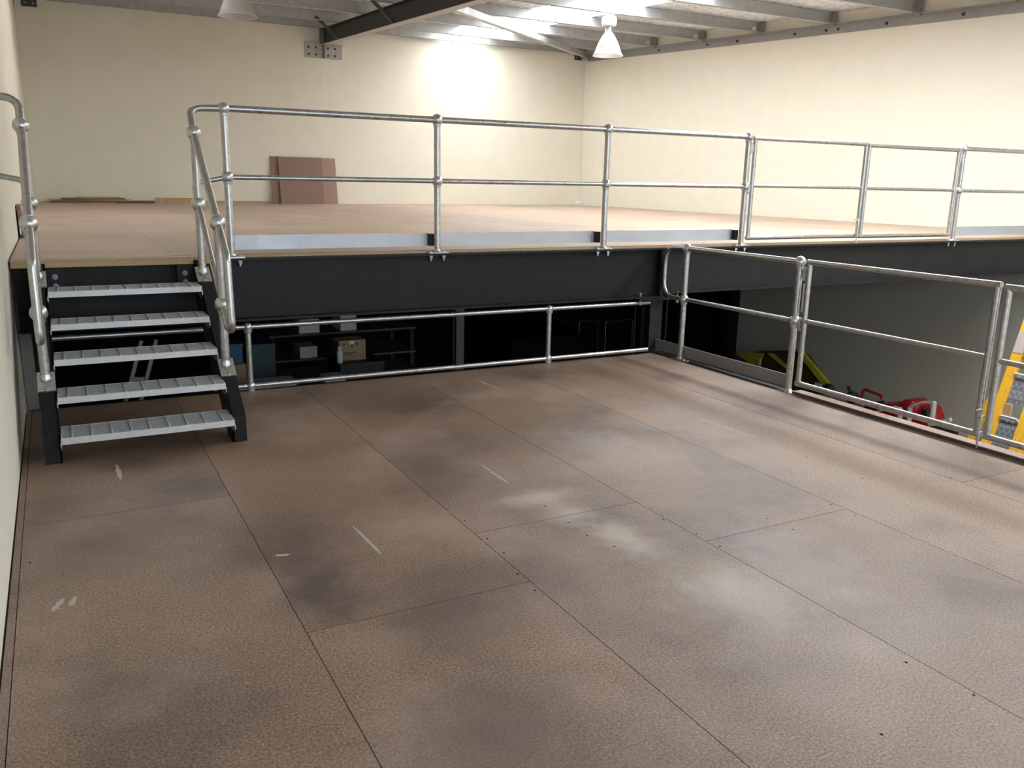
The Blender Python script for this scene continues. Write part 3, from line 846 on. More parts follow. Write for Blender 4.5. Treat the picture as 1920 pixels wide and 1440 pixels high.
# ------------------------------------------------------------------ side guardrail of the lower platform
XS = 5.216
ZS = 1.005; ZSM = 0.553
sg = thing('guardrail', 'galvanised guardrail with a rounded end on the right edge of the lower platform', 'railing', (XS, -1.0, 0))
post(sg, XS, -0.383, -0.004, ZS, ZSM, plate='y')
post(sg, XS, -1.70, -0.004, ZS, ZSM + 0.005, plate='y')
G().tube([(XS, -0.383, ZS), (XS, -1.70, ZS)], R1, 14).make('top_rail', 'galv', sg, smooth=40)
G().tube([(XS, -0.383, ZSM), (XS, -1.70, ZSM + 0.005)], R2, 12).make('middle_rail', 'galv', sg, smooth=40)
G().tube(rounded([(XS, -0.383, ZS), (XS, -0.085, ZS - 0.01), (XS, -0.085, ZSM), (XS, -0.383, ZSM)], [0.14, 0.14]), 0.0195, 12).make('end_loop', 'galv', sg, smooth=40)
G().box(XS + 0.03, XS + 0.038, -1.66, 0.04, 0.018, 0.122).make('toe_board', 'kick', sg)
gate('tube_gate', 'near-side galvanised gate leaf above the red machine on the lower platform edge', (XS, -1.795, 0), 'y', -1.455, 1.01, 0.57, 0.085, 0, bolt_at=None, tag_strip=True)
gate('tube_gate', 'galvanised gate leaf in front of the yellow ladder at the right picture edge', (XS, -3.318, 0), 'y', -1.44, 1.0, 0.56, 0.085, 1, bolt_at=(0.03, -0.035))
sg2 = thing('guardrail', 'galvanised guardrail post beyond the gate in front of the yellow ladder', 'railing', (XS, -4.85, 0))
post(sg2, XS, -4.85, 0.021, ZS, ZSM, plate='y')

# ------------------------------------------------------------------ low tube rail between platform and deck beam
kr = thing('low_rail', 'low galvanised double tube rail filling the gap below the deck beam', 'railing', (2.6, -0.02, 0))
YK = -0.035
for z, nm in ((0.483, 'top_rail'), (0.040, 'bottom_rail')):
    G().tube([(0.16 if z > 0.1 else 1.2, YK, z), (5.10, YK, z)], 0.0195, 12).make(nm, 'galv', kr, smooth=40)
for x in (1.462, 4.02):
    p = G().tube([(x, YK, 0.003), (x, YK, 0.485)], 0.022, 12).make('post', 'galv', kr, smooth=40)
    balls(p, [(x, YK, 0.483), (x, YK, 0.040)], 0.034)

# ------------------------------------------------------------------ stairs
st = thing('staircase', 'short black steel staircase with five galvanised grating treads', 'stairs', (0.66, -0.65, 0))
outline = [(-1.28, 0.0), (-1.28, 0.161), (-0.09, 0.982), (-0.09, 0.70), (-1.105, 0.0)]
def inset(poly, t):
    n = len(poly); out = []
    for i in range(n):
        p0, p1, p2 = Vector((*poly[i - 1], 0)), Vector((*poly[i], 0)), Vector((*poly[(i + 1) % n], 0))
        d1 = (p1 - p0).normalized(); d2 = (p2 - p1).normalized()
        n1 = Vector((d1.y, -d1.x, 0)); n2 = Vector((d2.y, -d2.x, 0))
        bis = (n1 + n2).normalized(); l = t / max(0.2, bis.dot(n1))
        out.append((p1.x + bis.x * l, p1.y + bis.y * l))
    return out
inn = inset(outline, 0.010)
def stringer(xi, xo, nm='stringer'):
    """channel: web on the inner side, flange all round pointing outwards"""
    s = 1 if xo > xi else -1
    g = G()
    g.prism(outline, 'x', min(xi, xi + s * 0.008), max(xi, xi + s * 0.008))
    n = len(outline)
    for i in range(n):
        j = (i + 1) % n
        quad = [outline[i], outline[j], inn[j], inn[i]]
        g.prism(quad, 'x', min(xi, xo), max(xi, xo))
    return g.make(nm, 'black', st)
stringer(0.203, 0.122)
stringer(1.112, 1.192)
RISE = HD / 6.0
def tread(k):
    x0, x1 = 0.209, 1.109
    yf = -1.383 + 0.2403 * k; yb = yf + 0.255
    zt = RISE * (k + 1); hgt = 0.032
    root = G().box(x0, x1, yf, yf + 0.006, zt - hgt - 0.004, zt).make('tread', 'grating', st)
    fr = G().box(x0, x0 + 0.006, yf + 0.006, yb, zt - hgt, zt).box(x1 - 0.006, x1, yf + 0.006, yb, zt - hgt, zt).box(x0 + 0.006, x1 - 0.006, yb - 0.005, yb, zt - hgt, zt)
    fr.make('tread_frame', 'grating', root)
    g = G()
    nb = 10
    for i in range(nb):
        y = yf + 0.02 + (yb - yf - 0.035) * i / (nb - 1)
        g.box(x0 + 0.006, x1 - 0.006, y - 0.0022, y + 0.0022, zt - hgt + 0.002, zt - 0.001)
    g.make('grating_bars', 'grating_bar', root, kind='stuff')  # bars coloured darker for the shade inside the grating
    for i in range(9):
        x = x0 + 0.055 + i * 0.0985
        G().box(x - 0.0035, x + 0.0035, yf + 0.006, yb - 0.005, zt - 0.008, zt + 0.003).make('cross_bar', 'grating', root)
    for x in (x0 - 0.004, x1 + 0.002):
        G().prism([(yf + 0.01, zt - 0.03), (yf + 0.01, zt - 0.06), (yf + 0.05, zt - 0.085), (yb - 0.03, zt - 0.085), (yb - 0.03, zt - 0.03)], 'x', x - 0.002, x + 0.004).make('end_bracket', 'galv', root)
for k in range(5):
    tread(k)
for x in (0.255, 1.05):
    for z in (0.835, 0.895):
        G().lathe([(0.019, 0), (0.019, 0.004), (0.013, 0.004), (0.013, 0.016), (0.007, 0.016), (0.007, 0.026), (0.001, 0.026)], (x, -0.0945, z), axis=(0, -1, 0), n=8).make('bolt', 'kick', st)
# end cleats that bolt the stringers to the beam
for (a, b) in ((0.203, 0.31), (1.0, 1.112)):
    G().box(a, b, -0.0945, -0.0835, 0.74, 0.95).make('bolting_plate', 'black', st)

def handrail(x, side, label):
    """side +1: joins the guardrail on the right, -1: turns into the left wall"""
    r = thing('stair_handrail', label, 'railing', (x, -0.6, 0.0), 'stair handrails')
    P1, P2 = (-0.205, 0.85, 1.828, 1.366), (-0.935, 0.34, 1.279, 0.786)
    for (y, zb, zt, zm) in (P1, P2):
        p = G().tube([(x, y, zb), (x, y, zt)], RP, 14).make('post', 'galv', r, smooth=40)
        balls(p, [(x, y, zt), (x, y, zm)], 0.048)
        sl = 0.69
        d = Vector((0, 1, sl)).normalized()
        zc = 0.161 + sl * (y + 1.28) + 0.007
        c = Vector((x, y - 0.02, zc - sl * 0.02))
        pl = G().obox(c - d * 0.075, c + d * 0.075, 0.092, 0.008).make('base_plate', 'galv_bright', p)
        G().lathe([(0.034, 0.0), (0.028, 0.03)], (x, y, zc), n=14).make('base_collar', 'galv_bright', pl, smooth=40)
        nrm = Vector((0, -sl, 1)).normalized()
        G().lathe([(0.014, 0), (0.014, 0.012), (0.001, 0.012)], c - d * 0.055 + nrm * 0.004, axis=nrm, n=6).make('bolt', 'galv', pl)
    if side > 0:
        end_t = (Q[0], YP, ZT); end_m = (Q[0], YP, ZM)
    else:
        end_t = (0.004, -0.10, 2.0); end_m = (0.004, -0.10, 1.53)
    cy = -0.045 if side > 0 else -0.11
    top = rounded([end_t, (x, cy, ZT - 0.01), (x, -0.205, 1.828), (x, -0.935, 1.279)], [0.10, 0.05])
    G().tube(top, R1, 14).make('top_rail', 'galv', r, smooth=40)
    low = rounded([(x, -0.935, 1.279), (x, -1.185, 1.09), (x, -1.225, 0.665), (x, -1.09, 0.665), (x, -0.935, 0.786)], [0.06, 0.06, 0.05])
    G().tube(low, R1 - 0.001, 14).make('end_loop', 'galv', r, smooth=40)
    mid = rounded([(x, -0.935, 0.786), (x, -0.205, 1.366), (x, cy, 1.50), end_m], [0.05, 0.08])
    G().tube(mid, R2, 12).make('middle_rail', 'galv', r, smooth=40)
    return r
handrail(1.152, 1, 'galvanised handrail on the right side of the stairs joining the upper guardrail')
handrail(0.160, -1, 'galvanised handrail on the left side of the stairs beside the left wall')

# ------------------------------------------------------------------ boards and timber on the upper deck
def leaning(name, x0, x1, hgt, y_foot, y_top, th, mat, label, cat='board', grp=None):
    g = G()
    vs = [(x0, y_foot, HD), (x1, y_foot, HD), (x1, y_foot + th, HD), (x0, y_foot + th, HD),
          (x0, y_top - th, HD + hgt), (x1, y_top - th, HD + hgt), (x1, y_top, HD + hgt), (x0, y_top, HD + hgt)]
    g.add(vs, [(0, 3, 2, 1), (4, 5, 6, 7), (0, 1, 5, 4), (1, 2, 6, 5), (2, 3, 7, 6), (3, 0, 4, 7)])
    return tag(centre_origin(g.make(name, mat)), label, cat, grp)
leaning('chipboard_offcut', 4.35, 4.62, 0.965, 11.93, 12.088, 0.022, 'offcut', 'narrow dark chipboard offcut behind the stack leaning on the rear wall, at its left', grp='chipboard offcuts leaning on the rear wall')
leaning('chipboard_offcut', 5.18, 5.72, 0.955, 11.905, 12.063, 0.022, 'offcut_light', 'lighter chipboard offcut at the right of the stack leaning on the rear wall', grp='chipboard offcuts leaning on the rear wall')
leaning('chipboard_offcut', 4.50, 5.42, 0.960, 11.875, 12.033, 0.022, 'offcut', 'wide brown chipboard offcut leaning in front on the rear wall', grp='chipboard offcuts leaning on the rear wall')
pl = [  # x0,x1,y0,y1,z0,z1,mat,label
    (0.10, 2.75, 11.80, 12.02, 0.0, 0.022, 'timber', 'lowest pale plank of the timber stack along the rear wall'),
    (0.25, 2.05, 11.78, 11.98, 0.030, 0.052, 'timber_dark', 'dark plank low in the timber stack along the rear wall'),
    (0.20, 1.62, 11.82, 12.03, 0.060, 0.082, 'timber', 'pale plank in the middle of the timber stack along the rear wall'),
    (0.42, 1.52, 11.80, 12.02, 0.086, 0.104, 'timber_dark', 'dark thin plank near the top of the timber stack along the rear wall'),
    (0.66, 1.44, 11.83, 12.04, 0.108, 0.122, 'timber', 'short pale plank on top of the timber stack along the rear wall'),
    (1.36, 2.02, 11.70, 11.77, 0.0, 0.05, 'timber_dark', 'short black offcut lying in front of the timber stack'),
]
zprev = HD
for i, (x0, x1, y0, y1, z0, z1, m, lab) in enumerate(pl):
    if i < 5:
        zz0 = HD + sum(0.0235 for _ in range(i)); zz1 = zz0 + 0.023
    else:
        zz0, zz1 = HD, HD + 0.045
    g = G()
    a = 0.012 * (-1) ** i
    g.add([(x0, y0 + a, zz0), (x1, y0 - a, zz0), (x1, y1 - a, zz0), (x0, y1 + a, zz0), (x0, y0 + a, zz1), (x1, y0 - a, zz1), (x1, y1 - a, zz1), (x0, y1 + a, zz1)],
          [(0, 3, 2, 1), (4, 5, 6, 7), (0, 1, 5, 4), (1, 2, 6, 5), (2, 3, 7, 6), (3, 0, 4, 7)])
    tag(centre_origin(g.make('timber_plank', m)), lab, 'plank', 'timber planks along the rear wall')
tag(centre_origin(G().box(2.06, 4.30, 12.045, 12.085, HD, HD + 0.05).box(2.06, 2.78, 12.03, 12.045, HD, HD + 0.105).make('timber_plank', 'timber')),
    'long pale board standing on edge against the rear wall right of the timber stack', 'plank', 'timber planks along the rear wall')
g = G()
g.add([(0.06, 2.05, HD), (0.06, 2.6, HD), (0.035, 2.6, HD), (0.035, 2.05, HD), (0.03, 2.10, HD + 0.27), (0.03, 2.55, HD + 0.27), (0.005, 2.55, HD + 0.27), (0.005, 2.10, HD + 0.27)],
      [(0, 3, 2, 1), (4, 5, 6, 7), (0, 1, 5, 4), (1, 2, 6, 5), (2, 3, 7, 6), (3, 0, 4, 7)])
tag(centre_origin(g.make('chipboard_offcut', 'offcut')), 'small brown chipboard offcut leaning on the left wall behind the stair handrail', 'board')
tag(centre_origin(G().prism([(11.80, HD), (12.0, HD), (12.0, HD + 0.06), (11.93, HD + 0.06), (11.90, HD + 0.085), (11.87, HD + 0.06), (11.80, HD + 0.05)], 'y', 11.93, 12.07).make('packing_block', 'white')),
    'small white packing block in the rear right corner of the upper deck', 'block')

# ------------------------------------------------------------------ storage under the upper deck
rack = thing('storage_rack', 'dark storage rack standing under the upper deck behind the low rail', 'shelf', (2.7, 3.0, ZG))
for x in (1.45, 3.95):
    for y in (2.55, 3.55):
        G().box(x - 0.03, x + 0.03, y - 0.03, y + 0.03, ZG, -0.685).make('upright', 'black2', rack)
for z in (-0.66, -1.6):
    G().box(1.40, 4.0, 2.5, 3.6, z - 0.025, z).make('shelf_board', 'shelf', rack)
ZR = -0.659
def boxthing(name, x0, x1, y0, y1, z0, z1, mat, label, cat, lid=None, deco=None, grp=None):
    r = thing(name, label, cat, ((x0 + x1) / 2, (y0 + y1) / 2, z0), grp)
    b = 0.006
    body = G()
    body.prism([(x0 + b, y0), (x1 - b, y0), (x1, y0 + b), (x1, y1 - b), (x1 - b, y1), (x0 + b, y1), (x0, y1 - b), (x0, y0 + b)], 'z', z0, z1)
    bo = body.make('body', mat, r)
    if lid:
        G().box(x0 - 0.006, x1 + 0.006, y0 - 0.006, y1 + 0.006, z1 - 0.03, z1 + 0.006).make('lid', lid, r)
    if deco:
        deco(r, bo)
    return r
def card_deco(r, bo):
    x0, x1, y = 3.02, 3.335, 2.955
    G().box(x0 + 0.125, x0 + 0.175, y - 0.002, y, -0.30, -0.262).make('label', 'white', r)
    for (a, b, z, h) in ((0.05, 0.065, -0.315, 0.03), (0.14, 0.16, -0.335, 0.03), (0.20, 0.22, -0.315, 0.028), (0.04, 0.2, -0.40, 0.008), (0.04, 0.16, -0.42, 0.008)):
        G().box(x0 + a, x0 + b, y - 0.0015, y, z, z + h).make('print', 'ink', r)
boxthing('cardboard_box', 3.02, 3.335, 2.955, 3.2, -0.489, -0.255, 'card', 'tan cardboard box with a small white label on the rack under the deck', 'box', deco=card_deco)
boxthing('black_case', 2.98, 3.50, 2.80, 3.30, ZR, -0.497, 'darkplastic', 'flat black case beneath the tan cardboard box on the rack', 'case', lid='darkplastic')
bt = thing('white_bottle', 'white plastic bottle standing in front of the tan cardboard box', 'bottle', (2.985, 2.86, -0.50))
G().lathe([(0.001, -0.497 + 0.5), (0.032, -0.495 + 0.5), (0.033, -0.37 + 0.5), (0.03, -0.355 + 0.5), (0.016, -0.345 + 0.5), (0.016, -0.335 + 0.5)], (2.995, 2.86, -0.49), n=16).make('bottle_body', 'white', bt, smooth=40)
G().lathe([(0.02, 0.165), (0.022, 0.167), (0.022, 0.195), (0.001, 0.197)], (2.995, 2.86, -0.49), n=16).make('cap', 'white', bt, smooth=40)
def papers(r, bo):
    G().box(2.74, 2.95, 2.60, 2.80, -0.582, -0.576).make('sheet', 'white', r)
boxthing('open_carton', 2.74, 2.97, 2.56, 2.82, ZR, -0.583, 'white', 'low pale carton with a white sheet beside the black case on the rack', 'box', deco=papers)
boxthing('white_slab', 1.78, 2.44, 2.62, 2.90, ZR, -0.59, 'white', 'flat white carton at the left end of the rack under the deck', 'box')
boxthing('teal_crate', 2.02, 2.31, 3.0, 3.35, ZR, -0.24, 'teal', 'dark teal plastic crate at the left of the rack under the deck', 'crate', lid='teal')
boxthing('blue_tub', 1.70, 1.96, 3.0, 3.3, -0.43, -0.22, 'blue', 'small blue plastic tub beside the dark teal crate', 'tub', lid='blue')
boxthing('brown_carton', 1.66, 1.98, 2.95, 3.35, ZR, -0.433, 'card', 'brown carton below the small blue plastic tub', 'box')
rack2 = thing('storage_rack', 'taller dark storage rack behind the first rack under the deck', 'shelf', (3.3, 5.0, ZG))
for x in (2.6, 4.5):
    for y in (4.5, 5.3):
        G().box(x - 0.03, x + 0.03, y - 0.03, y + 0.03, ZG, -0.445).make('upright', 'black2', rack2)
for z in (-0.42, -0.75, -1.6):
    G().box(2.55, 4.55, 4.45, 5.35, z - 0.025, z).make('shelf_board', 'shelf', rack2)
boxthing('white_carton', 2.95, 3.22, 4.5, 4.9, -0.419, -0.24, 'white', 'white carton on the upper shelf of the taller rack', 'box')
boxthing('white_carton', 2.95, 3.18, 4.5, 4.85, -0.749, -0.60, 'white', 'white carton on the middle shelf of the taller rack', 'box')
boxthing('white_carton', 3.50, 3.72, 4.5, 4.9, -0.419, -0.20, 'white', 'upright white carton at the right end of the upper shelf', 'box')
tr = thing('trestle', 'pale folded trestle legs standing in the dark behind the stairs', 'trestle', (0.85, 1.5, ZG))
for (xb, xt) in ((0.36, 0.85), (0.49, 0.97)):
    G().obox((xb, 1.5, -1.4), (xt, 1.5, 0.16), 0.03, 0.05, (0, 1, 0)).make('leg', 'kick', tr)
G().obox((0.74, 1.5, -0.17), (0.87, 1.5, -0.18), 0.03, 0.03).make('brace', 'kick', tr)
G().obox((0.36, 1.5, -1.4), (0.30, 1.55, ZG), 0.03, 0.05, (0, 1, 0)).make('foot', 'kick', tr)
G().obox((0.49, 1.5, -1.4), (0.43, 1.55, ZG), 0.03, 0.05, (0, 1, 0)).make('foot', 'kick', tr)

# dark car parked under the deck
car = thing('parked_car', 'black car parked in the dark under the upper deck', 'car', (8.0, 7.1, ZG))
ang_c = math.radians(14)
def cw(u, v, z):
    """car frame: u along its length (front negative), v across"""
    return (8.05 + u * -math.sin(-ang_c) + v * math.cos(ang_c), 7.1 + u * math.cos(ang_c) + v * math.sin(ang_c) * 0 + v * -math.sin(-ang_c) * -1, ZG + z)
def carloft(prof, w0, w1, zsplit=None):
    g = G(); n = len(prof)
    vs = [cw(u, -w, z) for (u, z, w) in prof] + [cw(u, w, z) for (u, z, w) in prof]
    fs = [tuple(range(n)), tuple(range(2 * n - 1, n - 1, -1))] + [(i, n + i, n + (i + 1) % n, (i + 1) % n) for i in range(n)]
    return g.add(vs, fs)
W = 0.90
carloft([(-2.25, 0.30, W - .1), (-2.32, 0.55, W - .1), (-2.2, 0.80, W - .06), (-1.1, 1.0, W), (2.1, 1.05, W), (2.3, 0.9, W - .06), (2.32, 0.45, W - .08), (2.2, 0.30, W - .1)], 0, 0).make('body', 'carpaint', car, smooth=30)
carloft([(-1.15, 0.99, W - .03), (-0.25, 1.44, W - .22), (0.2, 1.48, W - .24), (1.3, 1.45, W - .22), (2.0, 1.04, W - .04)], 0, 0).make('cabin', 'carpaint', car, smooth=30)
def quadglass(pts, nm):
    a = [Vector(cw(*p)) for p in pts]
    n = (a[1] - a[0]).cross(a[3] - a[0]).normalized()
    c = sum(a, Vector()) / 4
    mid = Vector(cw(0.3, 0, 1.2))
    if n.dot(c - mid) < 0: n = -n
    g = G(); g.add([p + n * 0.004 for p in a] + [p + n * 0.012 for p in a], [(0, 1, 2, 3), (7, 6, 5, 4), (0, 4, 5, 1), (1, 5, 6, 2), (2, 6, 7, 3), (3, 7, 4, 0)])
    g.make(nm, 'glass', car)
quadglass([(-1.05, -.8, 1.04), (-1.05, .8, 1.04), (-0.33, .64, 1.40), (-0.33, -.64, 1.40)], 'windscreen')
quadglass([(1.92, -.8, 1.09), (1.92, .8, 1.09), (1.36, .64, 1.41), (1.36, -.64, 1.41)], 'rear_window')
for s in (-1, 1):
    quadglass([(-0.75, s * .845, 1.08), (0.45, s * .845, 1.08), (0.45, s * .70, 1.41), (-0.22, s * .70, 1.40)], 'side_window')
    quadglass([(0.55, s * .845, 1.08), (1.65, s * .845, 1.08), (1.25, s * .70, 1.40), (0.55, s * .70, 1.41)], 'side_window')
    for u in (-1.4, 1.4):
        c = Vector(cw(u, s * 0.80, 0.33)); ax = Vector(cw(u, s, 0.33)) - Vector(cw(u, 0, 0.33))
        wh = G().lathe([(0.001, 0.0), (0.24, 0.0), (0.32, -0.01), (0.33, -0.06), (0.33, -0.16), (0.3, -0.19), (0.001, -0.19)], c + ax.normalized() * 0.11, axis=ax, n=24).make('wheel', 'rubber', car, smooth=40)
        G().lathe([(0.001, 0.008), (0.2, 0.004), (0.22, 0.0)], c + ax.normalized() * 0.112, axis=ax, n=20).make('hub_cap', 'alu', wh, smooth=40)
# thin wire hoops beside the car
for i, (x, y, w, lab) in enumerate(((9.55, 7.75, 0.42, 'left thin wire hoop frame standing behind the parked car'), (10.15, 7.55, 0.62, 'right thin wire hoop frame standing behind the parked car'))):
    o = G().tube(rounded([(x - w / 2, y, ZG), (x - w / 2, y, -1.14), (x + w / 2, y - 0.05, -1.12), (x + w / 2, y - 0.05, ZG)], 0.03), 0.006, 6).make('wire_frame', 'galv', None, smooth=40)
    tag(centre_origin(o), lab, 'frame', 'wire hoop frames')
for (y, lab) in ((9.45, 'pale vertical pipe on the right wall, farther back under the deck'), (8.3, 'pale vertical pipe on the right wall, nearer under the deck')):
    tag(centre_origin(G().tube([(XW - 0.056, y, ZG), (XW - 0.056, y, 0.9)], 0.022, 10).make('wall_pipe', 'kick', None, smooth=40)), lab, 'pipe', 'pipes on the right wall')

# ------------------------------------------------------------------ things on the ground floor in the open bay
# lime yellow hull-like tray
hull = thing('yellow_hull', 'lime yellow pointed hull with olive painted-in shade by the right wall behind the lower guardrail', 'hull', (11.2, 4.0, ZG))
secs = []
for (y, x0, x1, zt, zb) in ((4.90, 10.95, 11.1, -1.375, -1.40), (4.6, 10.9, 11.4, -1.30, -1.60), (4.2, 10.9, 11.5, -1.23, -1.80), (3.7, 10.9, 11.2, -1.11, -1.80), (3.45, 10.90, 11.12, -1.12, -1.75), (3.1, 10.90, 11.10, -1.38, -1.72), (2.85, 10.9, 11.1, -1.54, -1.66)):
    secs.append([(x0, y, zb), (x0, y, zt - 0.03), (x0 + 0.06, y, zt), (x1 - 0.06, y, zt), (x1, y, zt - 0.03), (x1, y, zb)])
g = G()
for a, b in zip(secs[:-1], secs[1:]):
    g.hull_strip(a, b)
g.add(secs[0], [(0, 1, 2, 3, 4, 5)]); g.add(secs[-1], [(5, 4, 3, 2, 1, 0)])
g.make('hull_shell', 'olive', hull, smooth=25)  # body coloured dark olive for the shade on the hull
G().prism([(4.89, -1.37), (4.55, -1.285), (4.24, -1.255), (4.30, -1.40), (4.38, -1.55), (4.52, -1.52)], 'x', 10.875, 10.895).make('nose_panel', 'lime', hull)
G().prism([(4.16, -1.235), (4.03, -1.21), (3.60, -1.40), (3.64, -1.44)], 'x', 10.872, 10.892).make('stripe', 'lime', hull)
G().prism([(3.50, -1.065), (3.40, -1.065), (2.79, -1.47), (2.80, -1.53), (2.92, -1.50), (3.36, -1.19)], 'x', 10.86, 10.93).make('tail_beam', 'lime', hull)
G().lathe([(0.035, -0.03), (0.035, 0.03)], (10.87, 2.80, -1.50), axis=(1, 0, 0), n=12, close=True).make('end_cap', 'darkplastic', hull)
G().prism([(3.78, -1.085), (3.62, -1.085), (3.70, -1.05)], 'x', 10.95, 11.05).make('fin', 'lime', hull)
G().box(10.855, 10.874, 4.28, 4.34, -1.52, -1.36).make('white_clip', 'white', hull)
G().box(10.85, 10.93, 2.93, 3.05, -1.62, -1.50).make('white_clip', 'white', hull)
for y in (3.3, 4.4):
    for x in (10.98, 11.06):
        G().box(x - 0.03, x + 0.03, y - 0.03, y + 0.03, ZG, -1.74).make('stand_leg', 'black2', hull)

mach = thing('red_machine', 'red machine with black handlebar parked by the right wall below the gate', 'machine', (11.2, 2.0, ZG))
secs = []
for (y, w, zt, zb) in ((2.35, 0.12, -1.75, -2.1), (2.15, 0.20, -1.68, -2.2), (1.95, 0.24, -1.62, -2.25), (1.7, 0.24, -1.575, -2.25), (1.60, 0.22, -1.47, -2.2), (1.48, 0.22, -1.46, -2.2), (1.38, 0.17, -1.52, -2.1), (1.2, 0.15, -1.50, -2.1), (1.10, 0.10, -1.62, -2.0)):
    xc = 11.3
    secs.append([(xc - w, y, zb), (xc - w, y, zt - 0.08), (xc - w * 0.7, y, zt), (xc + w * 0.7, y, zt), (xc + w, y, zt - 0.08), (xc + w, y, zb)])
g = G()
for a, b in zip(secs[:-1], secs[1:]):
    g.hull_strip(a, b)
g.add(secs[0], [(0, 1, 2, 3, 4, 5)]); g.add(secs[-1], [(5, 4, 3, 2, 1, 0)])
g.make('cowl', 'red', mach, smooth=35)
G().tube(rounded([(11.0, 2.30, -1.70), (11.0, 2.22, -1.44), (11.0, 1.90, -1.47), (11.0, 1.88, -1.52)], 0.05), 0.022, 8).make('grab_handle', 'red', mach, smooth=40)
G().prism([(2.20, -1.66), (1.92, -1.56), (1.90, -1.62), (2.18, -1.74)], 'x', 11.02, 11.10).make('handle_bracket', 'darkplastic', mach)
G().box(11.04, 11.12, 1.16, 1.24, -1.60, -1.52).make('rear_cap', 'darkplastic', mach)
G().ball((11.0, 2.42, -1.62), 0.10, 12, 7).make('control_head', 'darkplastic', mach, smooth=40)
G().tube([(11.0, 2.44, -1.58), (11.0, 2.52, -1.46)], 0.025, 8).make('lever', 'darkplastic', mach, smooth=40)
G().tube([(10.9, 2.38, -1.55), (10.9, 2.24, -1.50)], 0.018, 8).make('lever_chrome', 'galv_bright', mach, smooth=40)
for y in (1.5, 2.5):
    for x in (11.1, 11.5):
        w = G().lathe([(0.001, -0.05), (0.18, -0.05), (0.21, -0.03), (0.21, 0.03), (0.18, 0.05), (0.001, 0.05)], (x, y, ZG + 0.21), axis=(1, 0, 0), n=18).make('wheel', 'rubber', mach, smooth=40)
        G().tube([(11.3, y, ZG + 0.21), (x, y, ZG + 0.21)], 0.02, 8).make('axle', 'black2', w, smooth=40)
    G().box(11.26, 11.34, y - 0.04, y + 0.04, ZG + 0.2, -2.0).make('chassis_post', 'black2', mach)

def uframe(name, pts, label, w=0.028, hh=0.075, grp='aluminium frames in the bay'):
    r = thing(name, label, 'frame', (pts[0][0], pts[0][1], ZG), grp)
    for i, (a, b) in enumerate(zip(pts[:-1], pts[1:])):
        G().obox(a, b, w, hh, (1, 0, 0) if abs(a[2] - b[2]) > abs(a[1] - b[1]) else (1, 0, 0)).make('bar', 'alu', r)
    return r
uframe('safety_hoop', [(10.7, 1.13, ZG), (10.7, 1.185, -1.44), (10.7, 1.003, -1.32), (10.7, 0.828, -1.28), (10.7, 0.79, ZG)], 'taller aluminium U-shaped frame in front of the red machine')
uframe('safety_hoop', [(10.7, 1.86, -1.72), (10.7, 1.455, -1.50), (10.7, 1.33, -1.50), (10.7, 1.25, ZG)], 'lower aluminium frame leaning over the red machine')
lb = thing('aluminium_rails', 'short aluminium rails lying on a dark stand by the yellow ladder', 'rail', (10.6, 1.0, ZG))
for k, (z, y0, y1) in enumerate(((-1.50, 0.78, 0.56), (-1.47, 0.76, 0.55))):
    G().obox((10.55 + 0.1 * k, y0 - 0.03, z - 0.06), (10.55 + 0.1 * k, y1 - 0.03, z + 0.03), 0.05, 0.05).make('rail_bar', 'alu', lb)
G().box(10.45, 10.75, 0.45, 0.70, ZG, -1.56).make('stand', 'black2', lb)
tag(centre_origin(G().add([(10.55, 2.62, -1.665), (10.70, 2.60, -1.665), (10.70, 2.48, -1.655), (10.55, 2.50, -1.655), (10.55, 2.64, -1.625), (10.70, 2.62, -1.625), (10.70, 2.46, -1.615), (10.55, 2.48, -1.615)], [(0, 3, 2, 1), (4, 5, 6, 7), (0, 1, 5, 4), (1, 2, 6, 5), (2, 3, 7, 6), (3, 0, 4, 7)]).make('parts_tray', 'white')),
    'small white tray on the dark workbench beside the red machine', 'tray')
wb = thing('workbench', 'dark workbench standing in the bay beside the red machine', 'bench', (10.3, 2.4, ZG))
G().box(10.0, 10.72, 2.45, 4.6, -1.72, -1.67).make('top', 'darkplastic', wb)
for x in (10.05, 10.67):
    for y in (2.5, 4.55):
        G().box(x - 0.03, x + 0.03, y - 0.03, y + 0.03, ZG, -1.72).make('leg', 'black2', wb)

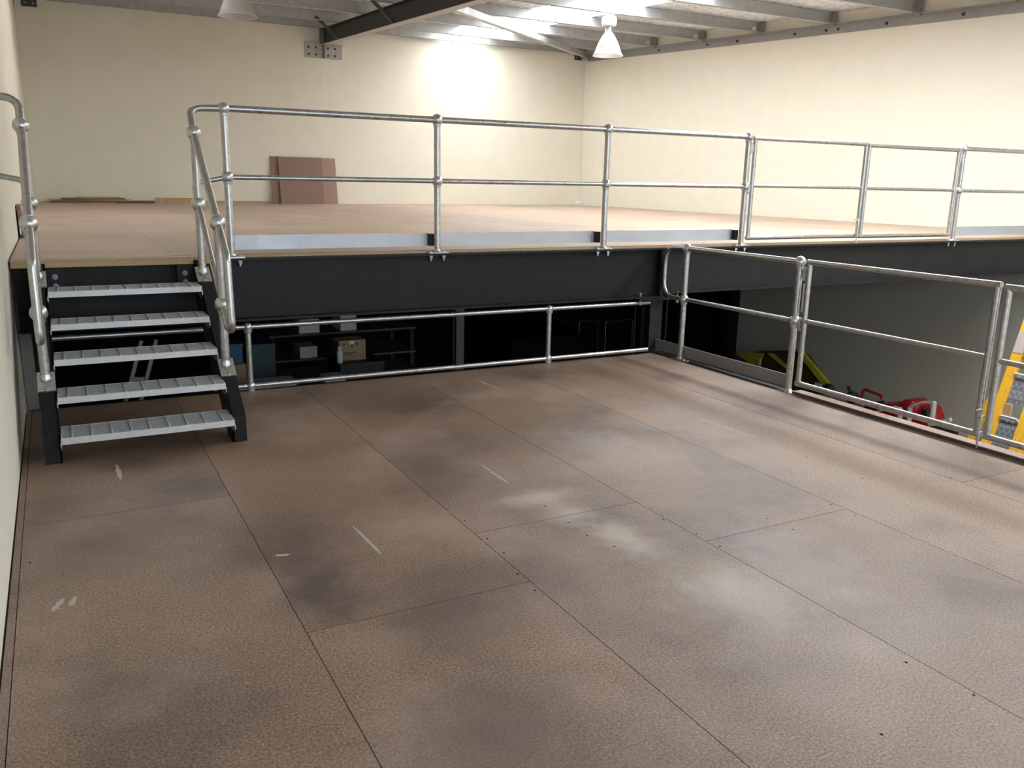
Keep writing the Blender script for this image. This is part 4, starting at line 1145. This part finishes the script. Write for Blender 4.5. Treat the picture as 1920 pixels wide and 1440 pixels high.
# yellow platform ladder
ld = thing('platform_ladder', 'yellow ladder with tread-plate steps standing in the bay at the right', 'ladder', (9.6, -1.0, ZG))
def lad(z):           # x of the climbing side at height z
    return 9.30 + (z + 1.22) * 0.32
def stile(y0, y1, z0, z1, nm, mat, off=0.0, th=0.05):
    g = G()
    vs = []
    for z in (z0, z1):
        for (dx_, y) in ((0, y0), (th, y0), (th, y1), (0, y1)):
            vs.append((lad(z) + off + dx_, y, z))
    return g.add(vs, [(0, 1, 2, 3), (7, 6, 5, 4), (0, 4, 5, 1), (1, 5, 6, 2), (2, 6, 7, 3), (3, 7, 4, 0)]).make(nm, mat, ld)
stile(-0.88, -0.765, ZG, 0.30, 'stile', 'yellow')
stile(-1.24, -1.09, ZG, 0.30, 'stile', 'yellow')
for y in (-0.85, -1.13, -1.19):
    stile(y - 0.003, y + 0.003, ZG, 0.29, 'stile_groove', 'timber', off=-0.002, th=0.003)
stile(-0.876, -0.772, -0.20, 0.04, 'pale_sticker', 'glue', off=-0.006, th=0.007)
for (z0, z1) in ((-0.73, -0.43), (-1.24, -0.89), (-1.75, -1.40), (-2.25, -1.90), (-0.24, 0.1)):
    stile(-1.088, -0.882, z0, z1, 'tread_plate_panel', 'plate', off=0.012, th=0.02)
for z in (-0.41, -0.875, -1.38):
    G().tube(rounded([(lad(z) - 0.01, -0.885, z - 0.03), (lad(z) - 0.03, -0.89, z), (lad(z) - 0.03, -1.08, z), (lad(z) - 0.01, -1.085, z - 0.03)], 0.02), 0.011, 8).make('rung_bar', 'alu', ld, smooth=40)
G().box(lad(-0.8), lad(-0.8) + 0.05, -0.96, -0.885, -0.875, -0.745).make('wooden_block', 'timber', ld)
G().obox((9.42, -0.745, -0.72), (9.10, -0.30, ZG), 0.05, 0.07, (0, 1, 0)).make('outrigger_leg', 'yellow', ld)
for y in (-0.82, -1.17):
    G().obox((lad(0.28), y, 0.28), (lad(0.28) + 0.75, y, ZG), 0.05, 0.08, (0, 1, 0)).make('rear_leg', 'yellow', ld)
tag(centre_origin(G().box(10.9, 11.9, -2.2, -0.95, ZG, 0.62).make('dark_cabinet', 'darkplastic')), 'tall black cabinet behind the yellow ladder', 'cabinet')
